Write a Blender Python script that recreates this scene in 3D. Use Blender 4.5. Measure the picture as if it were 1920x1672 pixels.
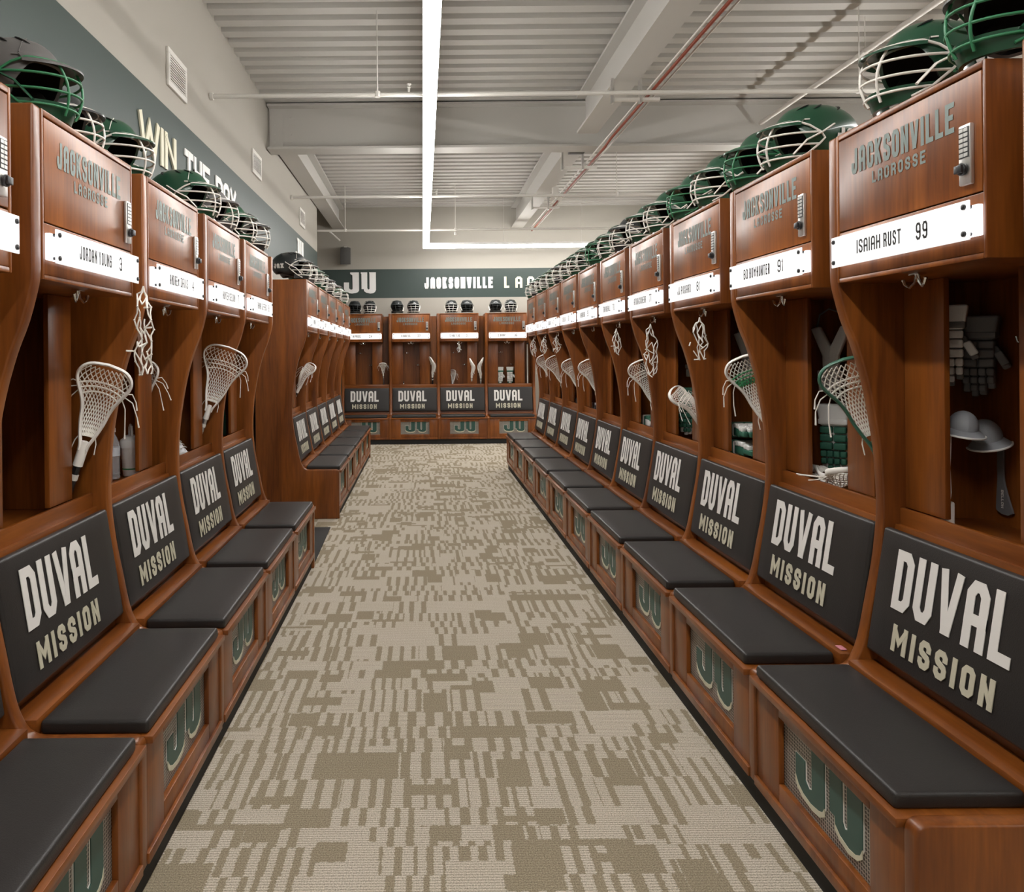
import bpy, bmesh, math, random
from mathutils import Vector, Matrix
random.seed(7)
for o in list(bpy.data.objects): bpy.data.objects.remove(o)
SC = bpy.context.scene
COL = SC.collection
PI = math.pi
W = 0.76          # width of one locker bay in metres; most sizes below are in bays
EYE = 1.82        # eye height in bays

# ------------------------------------------------------------------ camera, world, exposure
cam_d = bpy.data.cameras.new('camera')
cam = bpy.data.objects.new('camera', cam_d); COL.objects.link(cam)
cam_d.sensor_width = 36.0
cam_d.lens = 36.0*1435.2/1920
cam_d.shift_x = (960-793.5)/1920
cam_d.shift_y = -(836-664.45)/1920
cam_d.clip_start = 0.02; cam_d.clip_end = 100
cam.location = (0, 0, EYE*W)
cam.rotation_euler = (PI/2, 0.009, 0)
SC.camera = cam

world = bpy.data.worlds.new('world'); SC.world = world
world.use_nodes = True
world.node_tree.nodes['Background'].inputs[0].default_value = (0.9, 0.95, 1, 1)
world.node_tree.nodes['Background'].inputs[1].default_value = 0.15
SC.view_settings.view_transform = 'Standard'
SC.view_settings.look = 'None'
SC.view_settings.gamma = 1
SC.view_settings.use_curve_mapping = False
SC.view_settings.exposure = 1.42
STRIP_POWER = 17.0
PLATE_POWER = 0.24

# ------------------------------------------------------------------ materials
def new_mat(name):
    m = bpy.data.materials.new(name); m.use_nodes = True
    nt = m.node_tree; b = nt.nodes['Principled BSDF']
    return m, nt, b
def mat(name, col, rough=0.5, metal=0.0, spec=0.5, emit=None, es=0.0, coat=0.0, trans=0.0, ior=1.45, alpha=1.0, noise=0.0, nscale=60.0):
    m, nt, b = new_mat(name)
    b.inputs['Base Color'].default_value = (*col, 1)
    b.inputs['Roughness'].default_value = rough
    b.inputs['Metallic'].default_value = metal
    b.inputs['Specular IOR Level'].default_value = spec
    b.inputs['Coat Weight'].default_value = coat
    b.inputs['Transmission Weight'].default_value = trans
    b.inputs['IOR'].default_value = ior
    if emit:
        b.inputs['Emission Color'].default_value = (*emit, 1); b.inputs['Emission Strength'].default_value = es
    if noise:
        tc = nt.nodes.new('ShaderNodeTexCoord'); n = nt.nodes.new('ShaderNodeTexNoise')
        n.inputs['Scale'].default_value = nscale; n.inputs['Detail'].default_value = 4
        nt.links.new(tc.outputs['Object'], n.inputs['Vector'])
        bp = nt.nodes.new('ShaderNodeBump'); bp.inputs['Strength'].default_value = noise; bp.inputs['Distance'].default_value = 0.002
        nt.links.new(n.outputs['Fac'], bp.inputs['Height']); nt.links.new(bp.outputs['Normal'], b.inputs['Normal'])
    return m

def wood(name, axis, c0, c1, rough=0.33):
    m, nt, b = new_mat(name)
    N = nt.nodes.new; L = nt.links.new
    tc = N('ShaderNodeTexCoord'); oi = N('ShaderNodeObjectInfo')
    mp = N('ShaderNodeMapping')
    sc = {'z': (9, 9, 0.7), 'x': (0.7, 9, 9), 'y': (9, 0.7, 9)}[axis]
    mp.inputs['Scale'].default_value = sc
    mul = N('ShaderNodeVectorMath'); mul.operation = 'SCALE'; mul.inputs[0].default_value = (37, 53, 71)
    L(oi.outputs['Random'], mul.inputs['Scale'])
    add = N('ShaderNodeVectorMath'); add.operation = 'ADD'
    L(tc.outputs['Object'], mp.inputs['Vector']); L(mp.outputs['Vector'], add.inputs[0]); L(mul.outputs[0], add.inputs[1])
    n1 = N('ShaderNodeTexNoise'); n1.inputs['Scale'].default_value = 1.0; n1.inputs['Detail'].default_value = 5; n1.inputs['Distortion'].default_value = 0.6
    n2 = N('ShaderNodeTexNoise'); n2.inputs['Scale'].default_value = 9.0; n2.inputs['Detail'].default_value = 3
    L(add.outputs[0], n1.inputs['Vector']); L(add.outputs[0], n2.inputs['Vector'])
    mx = N('ShaderNodeMath'); mx.operation = 'MULTIPLY_ADD'; mx.inputs[1].default_value = 0.35
    L(n2.outputs['Fac'], mx.inputs[0]); 
    m2 = N('ShaderNodeMath'); m2.operation = 'MULTIPLY'; m2.inputs[1].default_value = 0.75
    L(n1.outputs['Fac'], m2.inputs[0]); L(m2.outputs[0], mx.inputs[2])
    cr = N('ShaderNodeValToRGB')
    cr.color_ramp.elements[0].position = 0.38; cr.color_ramp.elements[0].color = (*c0, 1)
    cr.color_ramp.elements[1].position = 0.70; cr.color_ramp.elements[1].color = (*c1, 1)
    L(mx.outputs[0], cr.inputs['Fac']); L(cr.outputs['Color'], b.inputs['Base Color'])
    b.inputs['Roughness'].default_value = rough
    b.inputs['Specular IOR Level'].default_value = 0.35
    b.inputs['Coat Weight'].default_value = 0.25; b.inputs['Coat Roughness'].default_value = 0.33
    return m

C0 = (0.115, 0.030, 0.005); C1 = (0.265, 0.080, 0.012)
M = {}
M['wood_v'] = wood('cherry_wood_vertical', 'z', C0, C1)
M['wood_h'] = wood('cherry_wood_horizontal', 'x', C0, C1)
M['black'] = mat('black_toe_kick', (0.012, 0.012, 0.012), 0.7)
M['vinyl'] = mat('black_vinyl', (0.022, 0.020, 0.019), 0.42, spec=0.5, noise=0.25, nscale=350)
M['print_white'] = mat('white_print', (0.72, 0.70, 0.67), 0.6)
M['print_cream'] = mat('cream_print', (0.55, 0.52, 0.40), 0.6)
M['door_print'] = mat('grey_teal_print', (0.17, 0.21, 0.195), 0.45, metal=0.3)
M['steel'] = mat('brushed_steel', (0.62, 0.61, 0.59), 0.32, metal=0.9)
M['chrome'] = mat('chrome', (0.75, 0.75, 0.75), 0.12, metal=1.0)
M['dark_plastic'] = mat('dark_plastic', (0.02, 0.02, 0.022), 0.35)
M['plate'] = mat('lit_acrylic', (0.85, 0.85, 0.85), 0.25, emit=(1, 1, 1), es=PLATE_POWER)
M['plate_glow'] = mat('led_housing', (0.8, 0.8, 0.8), 0.4, emit=(0.93, 0.95, 1), es=0.9)
M['plate_text'] = mat('dark_grey_print', (0.02, 0.02, 0.02), 0.7)
M['logo_green'] = mat('logo_green', (0.03, 0.085, 0.07), 0.4)
M['logo_white'] = mat('logo_white', (0.78, 0.76, 0.72), 0.5)
M['logo_cream'] = mat('logo_cream', (0.62, 0.6, 0.46), 0.5)
M['wall'] = mat('beige_wall_paint', (0.365, 0.343, 0.30), 0.75, noise=0.05, nscale=120)
M['green_wall'] = mat('dark_green_wall_paint', (0.034, 0.052, 0.046), 0.5, noise=0.05, nscale=120)
M['ceil'] = mat('white_painted_steel', (0.475, 0.46, 0.43), 0.55)
M['white_pipe'] = mat('white_painted_pipe', (0.66, 0.64, 0.60), 0.45)
M['red_pipe'] = mat('rust_red_pipe', (0.22, 0.035, 0.012), 0.5)
M['light'] = mat('lit_diffuser', (0.9, 0.9, 0.9), 0.5, emit=(1.0, 0.975, 0.94), es=STRIP_POWER)
M['housing'] = mat('white_light_housing', (0.75, 0.75, 0.74), 0.4)
M['white_metal'] = mat('white_enamel', (0.70, 0.68, 0.64), 0.4)
M['dark_grey'] = mat('dark_grey_box', (0.07, 0.068, 0.065), 0.55)
M['letter_white'] = mat('white_wall_letter', (0.80, 0.79, 0.77), 0.5)
M['letter_cream'] = mat('cream_wall_letter', (0.68, 0.65, 0.50), 0.5)
M['rubber'] = mat('black_rubber', (0.015, 0.014, 0.013), 0.8)
M['h_green'] = mat('helmet_green', (0.013, 0.062, 0.032), 0.28, coat=0.3)
M['h_black'] = mat('helmet_black', (0.02, 0.023, 0.024), 0.3, coat=0.3)
M['h_grey'] = mat('helmet_grey', (0.10, 0.095, 0.092), 0.4)
M['liner'] = mat('helmet_liner', (0.012, 0.011, 0.01), 0.8)
M['cage_white'] = mat('white_wire', (0.74, 0.71, 0.66), 0.4)
M['cage_green'] = mat('green_wire', (0.03, 0.17, 0.075), 0.35)
M['cage_dark'] = mat('dark_wire', (0.03, 0.035, 0.033), 0.4)
M['net'] = mat('white_string', (0.86, 0.83, 0.77), 0.7)
M['net_green'] = mat('green_string', (0.06, 0.30, 0.13), 0.7)
M['head_white'] = mat('white_stick_plastic', (0.84, 0.82, 0.78), 0.35)
M['head_green'] = mat('green_stick_plastic', (0.04, 0.13, 0.085), 0.35)
M['shaft_black'] = mat('black_shaft', (0.02, 0.02, 0.022), 0.3, metal=0.4)
M['shaft_silver'] = mat('silver_shaft', (0.45, 0.46, 0.48), 0.3, metal=0.8)
M['tape'] = mat('white_tape', (0.66, 0.63, 0.58), 0.8)
M['pad_grey'] = mat('grey_padding', (0.78, 0.79, 0.81), 0.75, noise=0.3, nscale=200)
M['cap_grey'] = mat('cap_cloth', (0.30, 0.31, 0.33), 0.8)
M['pad_white'] = mat('white_padding', (0.72, 0.72, 0.70), 0.6)
M['pad_green'] = mat('green_padding', (0.03, 0.13, 0.085), 0.6)
M['pad_dark'] = mat('dark_padding', (0.16, 0.16, 0.17), 0.75)
M['water'] = mat('clear_plastic', (0.95, 0.97, 1.0), 0.08, trans=0.75, ior=1.2)
M['label_white'] = mat('bottle_label', (0.55, 0.58, 0.62), 0.5)
M['white_plastic'] = mat('white_plastic', (0.90, 0.90, 0.89), 0.35)
M['cloth_green'] = mat('green_cloth', (0.02, 0.085, 0.06), 0.85)
M['red'] = mat('pink_striped_cloth', (0.55, 0.20, 0.24), 0.7)

def vent_mat():
    m, nt, b = new_mat('perforated_metal')
    N = nt.nodes.new; L = nt.links.new
    tc = N('ShaderNodeTexCoord'); sp = N('ShaderNodeSeparateXYZ'); L(tc.outputs['Object'], sp.inputs[0])
    def wav(sock, k, ph=None):
        a = N('ShaderNodeMath'); a.operation = 'MULTIPLY'; a.inputs[1].default_value = k; L(sock, a.inputs[0])
        s = N('ShaderNodeMath'); s.operation = 'SINE'; L(a.outputs[0], s.inputs[0]); return s.outputs[0]
    k = 2*PI/0.0095
    u = N('ShaderNodeMath'); u.operation = 'ADD'; L(sp.outputs['X'], u.inputs[0]); L(sp.outputs['Z'], u.inputs[1])
    v = N('ShaderNodeMath'); v.operation = 'SUBTRACT'; L(sp.outputs['X'], v.inputs[0]); L(sp.outputs['Z'], v.inputs[1])
    p = N('ShaderNodeMath'); p.operation = 'MULTIPLY'; L(wav(u.outputs[0], k/2), p.inputs[0]); L(wav(v.outputs[0], k/2), p.inputs[1])
    g = N('ShaderNodeMath'); g.operation = 'GREATER_THAN'; g.inputs[1].default_value = 0.12; L(p.outputs[0], g.inputs[0])
    mx = N('ShaderNodeMix'); mx.data_type = 'RGBA'
    mx.inputs[6].default_value = (0.40, 0.37, 0.33, 1); mx.inputs[7].default_value = (0.03, 0.025, 0.02, 1)
    L(g.outputs[0], mx.inputs[0]); L(mx.outputs[2], b.inputs['Base Color'])
    b.inputs['Roughness'].default_value = 0.4; b.inputs['Metallic'].default_value = 0.25
    return m
M['vent'] = vent_mat()

def carpet_mat():
    m, nt, b = new_mat('carpet_tiles')
    N = nt.nodes.new; L = nt.links.new
    tc = N('ShaderNodeTexCoord'); sp = N('ShaderNodeSeparateXYZ'); L(tc.outputs['Object'], sp.inputs[0])
    X, Y = sp.outputs['X'], sp.outputs['Y']
    def val(v):
        n = N('ShaderNodeValue'); n.outputs[0].default_value = v; return n.outputs[0]
    def op(o, a, bb=None, c=None):
        n = N('ShaderNodeMath'); n.operation = o
        for i, q in enumerate((a, bb, c)):
            if q is None: continue
            if isinstance(q, (int, float)): n.inputs[i].default_value = q
            else: L(q, n.inputs[i])
        return n.outputs[0]
    def wn(a, bb):
        c = N('ShaderNodeCombineXYZ')
        for i, q in enumerate((a, bb)):
            if isinstance(q, (int, float)): c.inputs[i].default_value = q
            else: L(q, c.inputs[i])
        n = N('ShaderNodeTexWhiteNoise'); n.noise_dimensions = '2D'; L(c.outputs[0], n.inputs['Vector']); return n.outputs['Value']
    # uneven rows across the aisle
    wb = N('ShaderNodeTexNoise'); wb.inputs['Scale'].default_value = 140; wb.inputs['Detail'].default_value = 1; L(tc.outputs['Object'], wb.inputs['Vector'])
    fz = op('MULTIPLY', op('SUBTRACT', wb.outputs['Fac'], 0.5), 0.014)
    X2 = op('ADD', X, fz); Y2 = op('ADD', Y, fz)
    yw = op('ADD', Y2, op('MULTIPLY', op('SINE', op('MULTIPLY', Y2, 11.3)), 0.040))
    r1 = op('FLOOR', op('DIVIDE', yw, 0.125))
    r2 = op('FLOOR', op('DIVIDE', op('ADD', yw, 0.05), 0.105))
    r3 = op('FLOOR', op('DIVIDE', yw, 0.040))
    c2 = op('FLOOR', op('DIVIDE', op('ADD', X2, op('MULTIPLY', wn(r1, 7.7), 0.6)), 0.135))
    c3 = op('FLOOR', op('DIVIDE', op('ADD', X2, op('MULTIPLY', wn(r3, 5.1), 0.5)), 0.16))
    c4 = op('FLOOR', op('DIVIDE', op('ADD', X2, op('MULTIPLY', wn(r2, 2.9), 0.6)), 0.09))
    per = op('MULTIPLY_ADD', wn(op('ADD', c2, 0.31), r1), 0.030, 0.042)
    duty = op('MULTIPLY_ADD', wn(op('ADD', c2, 0.77), op('ADD', r1, 13.0)), 0.20, 0.34)
    bars = op('LESS_THAN', op('FRACT', op('DIVIDE', op('ADD', X2, op('MULTIPLY', wn(r1, 1.3), 0.1)), per)), duty)
    t = wn(op('ADD', c2, 0.5), r1)
    t1 = wn(op('ADD', c4, 0.15), op('ADD', r2, 41.0))
    block = op('MAXIMUM', op('LESS_THAN', t, 0.09), op('LESS_THAN', t1, 0.075))
    plain = op('MAXIMUM', op('GREATER_THAN', t, 0.84), op('GREATER_THAN', t1, 0.90))
    thin = op('LESS_THAN', wn(op('ADD', c3, 0.25), op('ADD', r3, 91.0)), 0.03)
    d = op('MULTIPLY', bars, op('SUBTRACT', 1.0, plain))
    d = op('MAXIMUM', d, block); d = op('MAXIMUM', d, thin)
    # fine loop rows and yarn noise
    rows = op('SINE', op('MULTIPLY', Y, 2*PI/0.0105))
    loops = op('SINE', op('MULTIPLY', X, 2*PI/0.007))
    nz = N('ShaderNodeTexNoise'); nz.inputs['Scale'].default_value = 260; nz.inputs['Detail'].default_value = 2; L(tc.outputs['Object'], nz.inputs['Vector'])
    nl = N('ShaderNodeTexNoise'); nl.inputs['Scale'].default_value = 6; L(tc.outputs['Object'], nl.inputs['Vector'])
    lightA = N('ShaderNodeMix'); lightA.data_type = 'RGBA'
    lightA.inputs[6].default_value = (0.50, 0.44, 0.35, 1); lightA.inputs[7].default_value = (0.53, 0.475, 0.40, 1)
    L(nl.outputs['Fac'], lightA.inputs[0])
    mx = N('ShaderNodeMix'); mx.data_type = 'RGBA'
    mx.inputs[7].default_value = (0.28, 0.232, 0.155, 1)
    L(lightA.outputs[2], mx.inputs[6]); L(op('MULTIPLY', d, 0.88), mx.inputs[0])
    k = op('ADD', 0.90, op('MULTIPLY', op('ADD', op('MULTIPLY', rows, op('SUBTRACT', 0.21, op('MULTIPLY', d, 0.13))), op('MULTIPLY', loops, 0.03)), 1.0))
    k = op('ADD', k, op('MULTIPLY', op('SUBTRACT', nz.outputs['Fac'], 0.5), 1.7))
    vm = N('ShaderNodeVectorMath'); vm.operation = 'SCALE'; L(mx.outputs[2], vm.inputs[0]); L(k, vm.inputs['Scale'])
    L(vm.outputs[0], b.inputs['Base Color'])
    b.inputs['Roughness'].default_value = 0.95; b.inputs['Specular IOR Level'].default_value = 0.1
    bp = N('ShaderNodeBump'); bp.inputs['Strength'].default_value = 0.5; bp.inputs['Distance'].default_value = 0.003
    L(nz.outputs['Fac'], bp.inputs['Height']); L(bp.outputs['Normal'], b.inputs['Normal'])
    return m
M['carpet'] = carpet_mat()

# ------------------------------------------------------------------ mesh helpers
class MB:
    """Collects shapes into one mesh."""
    def __init__(s): s.v = []; s.f = []; s.m = []; s.cur = 0
    def add(s, vs, fs):
        n = len(s.v); s.v += [tuple(p) for p in vs]
        for f in fs: s.f.append([i+n for i in f]); s.m.append(s.cur)
        return s
    def box(s, x0, x1, y0, y1, z0, z1):
        vs = [(x, y, z) for x in (x0, x1) for y in (y0, y1) for z in (z0, z1)]
        return s.add(vs, [(0,1,3,2),(4,6,7,5),(0,4,5,1),(2,3,7,6),(0,2,6,4),(1,5,7,3)])
    def obox(s, c, size, R):
        hx, hy, hz = (q/2 for q in size)
        vs = [Vector(c) + R @ Vector((x, y, z)) for x in (-hx, hx) for y in (-hy, hy) for z in (-hz, hz)]
        return s.add(vs, [(0,1,3,2),(4,6,7,5),(0,4,5,1),(2,3,7,6),(0,2,6,4),(1,5,7,3)])
    def prism(s, poly, fn, a0, a1):
        n = len(poly)
        vs = [fn(p, q, a0) for p, q in poly] + [fn(p, q, a1) for p, q in poly]
        fs = [tuple(range(n-1, -1, -1)), tuple(range(n, 2*n))] + [(i, (i+1) % n, n+(i+1) % n, n+i) for i in range(n)]
        return s.add(vs, fs)
    def tube(s, pts, r, n=8, closed=False, flat=1.0, up=None):
        pts = [Vector(p) for p in pts]; k = len(pts)
        if k < 2: return s
        T = []
        for i in range(k):
            a = pts[(i-1) % k] if (closed or i > 0) else pts[i]
            b = pts[(i+1) % k] if (closed or i < k-1) else pts[i]
            t = (b-a); T.append(t.normalized() if t.length > 1e-9 else Vector((0, 0, 1)))
        u = Vector(up) if up else Vector((0, 0, 1))
        if abs(u.dot(T[0])) > 0.95: u = Vector((1, 0, 0))
        base = len(s.v); vs = []
        nrm = (u - T[0]*u.dot(T[0])).normalized()
        for i in range(k):
            if up:
                uu = Vector(up); q = uu - T[i]*uu.dot(T[i]); nrm = q.normalized() if q.length > 1e-6 else nrm
            else:
                q = nrm - T[i]*nrm.dot(T[i]); nrm = q.normalized() if q.length > 1e-6 else nrm
            bi = T[i].cross(nrm)
            ri = r[i] if isinstance(r, (list, tuple)) else r
            for j in range(n):
                a = 2*PI*j/n
                vs.append(pts[i] + nrm*math.cos(a)*ri*flat + bi*math.sin(a)*ri)
        fs = []
        for i in range(k if closed else k-1):
            i2 = (i+1) % k
            for j in range(n):
                j2 = (j+1) % n
                fs.append((i*n+j, i*n+j2, i2*n+j2, i2*n+j))
        if not closed:
            fs.append(tuple(range(n-1, -1, -1))); fs.append(tuple((k-1)*n+j for j in range(n)))
        return s.add(vs, fs)
    def lathe(s, prof, n=20, c=(0, 0, 0), R=None):
        vs = []; k = len(prof)
        for r, z in prof:
            for j in range(n):
                a = 2*PI*j/n; p = Vector((r*math.cos(a), r*math.sin(a), z))
                if R: p = R @ p
                vs.append(p + Vector(c))
        fs = [(i*n+j, i*n+(j+1) % n, (i+1)*n+(j+1) % n, (i+1)*n+j) for i in range(k-1) for j in range(n)]
        fs.append(tuple(range(n-1, -1, -1))); fs.append(tuple((k-1)*n+j for j in range(n)))
        return s.add(vs, fs)
    def grid(s, fn, nu, nv):
        vs = [fn(i/nu, j/nv) for i in range(nu+1) for j in range(nv+1)]
        return s.add(vs, [(i*(nv+1)+j, (i+1)*(nv+1)+j, (i+1)*(nv+1)+j+1, i*(nv+1)+j+1) for i in range(nu) for j in range(nv)])
    def sheet(s, fn, nu, nv, th):
        """a thin shell: fn(u,v) -> point, offset function th(u,v) -> second point"""
        n = (nu+1)*(nv+1)
        A = [fn(i/nu, j/nv) for i in range(nu+1) for j in range(nv+1)]
        B = [th(i/nu, j/nv) for i in range(nu+1) for j in range(nv+1)]
        q = lambda i, j: i*(nv+1)+j
        fs = []
        for i in range(nu):
            for j in range(nv):
                fs.append((q(i,j), q(i+1,j), q(i+1,j+1), q(i,j+1)))
                fs.append((n+q(i,j+1), n+q(i+1,j+1), n+q(i+1,j), n+q(i,j)))
        for i in range(nu):
            fs.append((q(i,0), n+q(i,0), n+q(i+1,0), q(i+1,0))); fs.append((q(i,nv), q(i+1,nv), n+q(i+1,nv), n+q(i,nv)))
        for j in range(nv):
            fs.append((q(0,j), q(0,j+1), n+q(0,j+1), n+q(0,j))); fs.append((q(nu,j), n+q(nu,j), n+q(nu,j+1), q(nu,j+1)))
        return s.add(A+B, fs)
    def mesh(s, name, mats, scale=W, bevel=0.0, seg=2, smooth=35, subsurf=0):
        me = bpy.data.meshes.new(name)
        me.from_pydata([(x*scale, y*scale, z*scale) for x, y, z in s.v], [], s.f)
        if not isinstance(mats, (list, tuple)): mats = [mats]
        for q in mats: me.materials.append(M[q])
        for p, i in zip(me.polygons, s.m): p.material_index = i
        bm = bmesh.new(); bm.from_mesh(me)
        bmesh.ops.recalc_face_normals(bm, faces=bm.faces)
        if bevel:
            es = [e for e in bm.edges if len(e.link_faces) == 2 and e.calc_face_angle(0) > 0.5]
            bmesh.ops.bevel(bm, geom=es, offset=bevel*scale, offset_type='OFFSET', segments=seg, profile=0.5, affect='EDGES', clamp_overlap=True)
        bm.to_mesh(me); bm.free()
        if smooth:
            for p in me.polygons: p.use_smooth = True
            me.set_sharp_from_angle(angle=math.radians(smooth))
        return me

def link(name, me, parent=None, loc=(0, 0, 0), rot=(0, 0, 0)):
    o = bpy.data.objects.new(name, me); COL.objects.link(o)
    if parent: o.parent = parent
    o.location = loc; o.rotation_euler = rot
    return o
def thing(name, label, cat, loc=(0, 0, 0), rot=(0, 0, 0), group=None, me=None):
    o = link(name, me, None, loc, rot)
    o['label'] = label; o['category'] = cat
    if group: o['group'] = group
    return o
def structure(name, me, loc=(0, 0, 0)):
    o = link(name, me, None, loc); o['kind'] = 'structure'; return o
def copy_tree(o, parent=None):
    c = o.copy(); COL.objects.link(c)
    if parent: c.parent = parent
    for ch in o.children: copy_tree(ch, c)
    return c
def frame_rot(z, x=None):
    z = Vector(z).normalized(); x = Vector(x or (1, 0, 0)); y = z.cross(x).normalized(); x = y.cross(z)
    return Matrix((x, y, z)).transposed()

# ------------------------------------------------------------------ lettering: polylines with a stroke
G = {
 'A': [[(0,0),(0,.86),(.28,1),(.72,1),(1,.86),(1,0)], [(0,.42),(1,.42)]],
 'B': [[(0,0),(0,1),(.75,1),(1,.86),(1,.62),(.8,.52),(1,.42),(1,.14),(.75,0),(0,0)], [(0,.52),(.8,.52)]],
 'C': [[(1,.66),(1,.86),(.75,1),(.25,1),(0,.86),(0,.14),(.25,0),(.75,0),(1,.14),(1,.34)]],
 'D': [[(0,0),(0,1),(.7,1),(1,.87),(1,.13),(.7,0),(0,0)]],
 'E': [[(1,1),(0,1),(0,0),(1,0)], [(0,.52),(.8,.52)]],
 'F': [[(1,1),(0,1),(0,0)], [(0,.52),(.8,.52)]],
 'G': [[(1,.7),(1,.86),(.75,1),(.25,1),(0,.86),(0,.14),(.25,0),(.75,0),(1,.14),(1,.48),(.55,.48)]],
 'H': [[(0,0),(0,1)], [(1,0),(1,1)], [(0,.5),(1,.5)]],
 'I': [[(.5,0),(.5,1)]],
 'J': [[(.9,1),(.9,.14),(.68,0),(.22,0),(0,.14),(0,.34)]],
 'K': [[(0,0),(0,1)], [.85,(.95,1),(.1,.45)], [.85,(.35,.62),(.95,0)]],
 'L': [[(0,1),(0,0),(1,0)]],
 'M': [[(0,0),(0,1)],[(1,0),(1,1)],[.8,(.03,.95),(.5,.34),(.97,.95)]],
 'N': [[(0,0),(0,1)],[(1,0),(1,1)],[.72,(.02,.93),(.98,.07)]],
 'O': [[(.25,0),(0,.14),(0,.86),(.25,1),(.75,1),(1,.86),(1,.14),(.75,0),(.25,0)]],
 'P': [[(0,0),(0,1),(.75,1),(1,.86),(1,.58),(.75,.44),(0,.44)]],
 'R': [[(0,0),(0,1),(.75,1),(1,.86),(1,.62),(.75,.48),(0,.48)], [(.6,.48),(1,.3),(1,0)]],
 'S': [[(1,.80),(1,.86),(.75,1),(.25,1),(0,.86),(0,.68),(.12,.58),(.88,.42),(1,.32),(1,.14),(.75,0),(.25,0),(0,.14),(0,.20)]],
 'T': [[(0,1),(1,1)], [(.5,1),(.5,0)]],
 'U': [[(0,1),(0,.14),(.25,0),(.75,0),(1,.14),(1,1)]],
 'V': [[.9,(0,1),(.40,.02)],[.9,(.60,.02),(1,1)],[.9,(.42,.0),(.58,.0)]],
 'W': [[(0,1),(.22,0),(.5,.85),(.78,0),(1,1)]],
 'X': [[(0,1),(1,0)], [(0,0),(1,1)]],
 'Y': [[(0,1),(.5,.48),(1,1)], [(.5,.48),(.5,0)]],
 'Z': [[(0,1),(1,1),(0,0),(1,0)]],
 '0': [[(.25,0),(0,.14),(0,.86),(.25,1),(.75,1),(1,.86),(1,.14),(.75,0),(.25,0)]],
 '1': [[(.2,.85),(.55,1),(.55,0)]],
 '2': [[(0,.75),(0,.86),(.25,1),(.75,1),(1,.86),(1,.62),(0,0),(1,0)]],
 '3': [[(0,.86),(.25,1),(.75,1),(1,.86),(1,.62),(.75,.52),(.4,.52)], [(.75,.52),(1,.42),(1,.14),(.75,0),(.25,0),(0,.14)]],
 '4': [[(.75,0),(.75,1),(0,.3),(1,.3)]],
 '5': [[(1,1),(0,1),(0,.58),(.75,.58),(1,.46),(1,.14),(.75,0),(.25,0),(0,.14)]],
 '6': [[(1,.86),(.75,1),(.25,1),(0,.86),(0,.14),(.25,0),(.75,0),(1,.14),(1,.42),(.75,.54),(0,.54)]],
 '7': [[(0,1),(1,1),(.3,0)]],
 '8': [[(.25,.52),(0,.64),(0,.86),(.25,1),(.75,1),(1,.86),(1,.64),(.75,.52),(.25,.52),(0,.4),(0,.14),(.25,0),(.75,0),(1,.14),(1,.4),(.75,.52)]],
 '9': [[(0,.14),(.25,0),(.75,0),(1,.14),(1,.86),(.75,1),(.25,1),(0,.86),(0,.58),(.25,.46),(1,.46)]],
 '.': [[(.5,0),(.5,.03)]],
}
GW = {'I': 0.0, 'M': 1.4, 'W': 1.55, '1': .6, '.': 0.0, ' ': .7, 'V': 1.1, 'L': .9}
def stroke(poly, t):
    """quads covering a polyline of width t, mitred, with square ends"""
    P = [Vector((p[0], p[1])) for p in poly]
    closed = (P[0]-P[-1]).length < 1e-6 and len(P) > 3
    if closed: P = P[:-1]
    n = len(P); D = []
    for i in range(n if closed else n-1):
        d = P[(i+1) % n]-P[i]; D.append(d.normalized() if d.length > 1e-9 else Vector((0, 1)))
    if not closed:
        P[0] = P[0]-D[0]*t/2; P[-1] = P[-1]+D[-1]*t/2
    Lf = []; Rt = []
    for i in range(n):
        if closed: d0 = D[i-1]; d1 = D[i]
        else: d0 = D[max(i-1, 0)]; d1 = D[min(i, n-2)]
        n0 = Vector((-d0.y, d0.x)); n1 = Vector((-d1.y, d1.x)); m = n0+n1
        if m.length < 0.35: m = n0; k = 1
        else: m.normalize(); k = min(1/max(m.dot(n0), .3), 2.2)
        Lf.append(P[i]+m*k*t/2); Rt.append(P[i]-m*k*t/2)
    return [(Lf[i], Rt[i], Rt[(i+1) % n], Lf[(i+1) % n]) for i in range(n if closed else n-1)]
def text_quads(txt, width, height, t, gap=None, split=1):
    """2-D quads of txt filling width x height from (0,0)"""
    gap = gap if gap is not None else t*0.55
    ws = [GW.get(c, 1.0) for c in txt]; n = len(txt)
    narrow = sum(1 for c in txt if GW.get(c, 1.0) == 0.0)
    unit = (width - gap*(n-1) - narrow*t)/max(sum(ws), .1)
    x = 0; out = []
    for c in txt:
        w = unit*GW.get(c, 1.0) if GW.get(c, 1.0) > 0 else t
        for kk, pl in enumerate(G.get(c, [])):
            wt = 1.0
            if isinstance(pl[0], float): wt, pl = pl[0], pl[1:]
            pts = [(x + t/2 + px*max(w-t, 0), t/2 + py*(height-t)) for px, py in pl]
            if split > 1:
                q = []
                for a, b in zip(pts, pts[1:]):
                    q += [(a[0]+(b[0]-a[0])*k/split, a[1]+(b[1]-a[1])*k/split) for k in range(split)]
                pts = q+[pts[-1]]
            out += [(qd, kk) for qd in stroke(pts, t*wt)]
        x += w+gap
    return out
def letters(mb, quads, fn, depth=0.0):
    """fn(u, v, d) -> point; flat print when depth = 0, raised letters otherwise"""
    # crossing strokes of one letter lie a hair apart so that no two faces coincide
    for q, kk in quads:
        if depth:
            vs = [fn(p.x, p.y, 0) for p in q] + [fn(p.x, p.y, depth*(1+.14*kk)) for p in q]
            mb.add(vs, [(0,1,2,3),(7,6,5,4),(0,4,5,1),(1,5,6,2),(2,6,7,3),(3,7,4,0)])
        else: mb.add([fn(p.x, p.y, .00035*kk) for p in q], [(0,1,2,3)])

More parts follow.
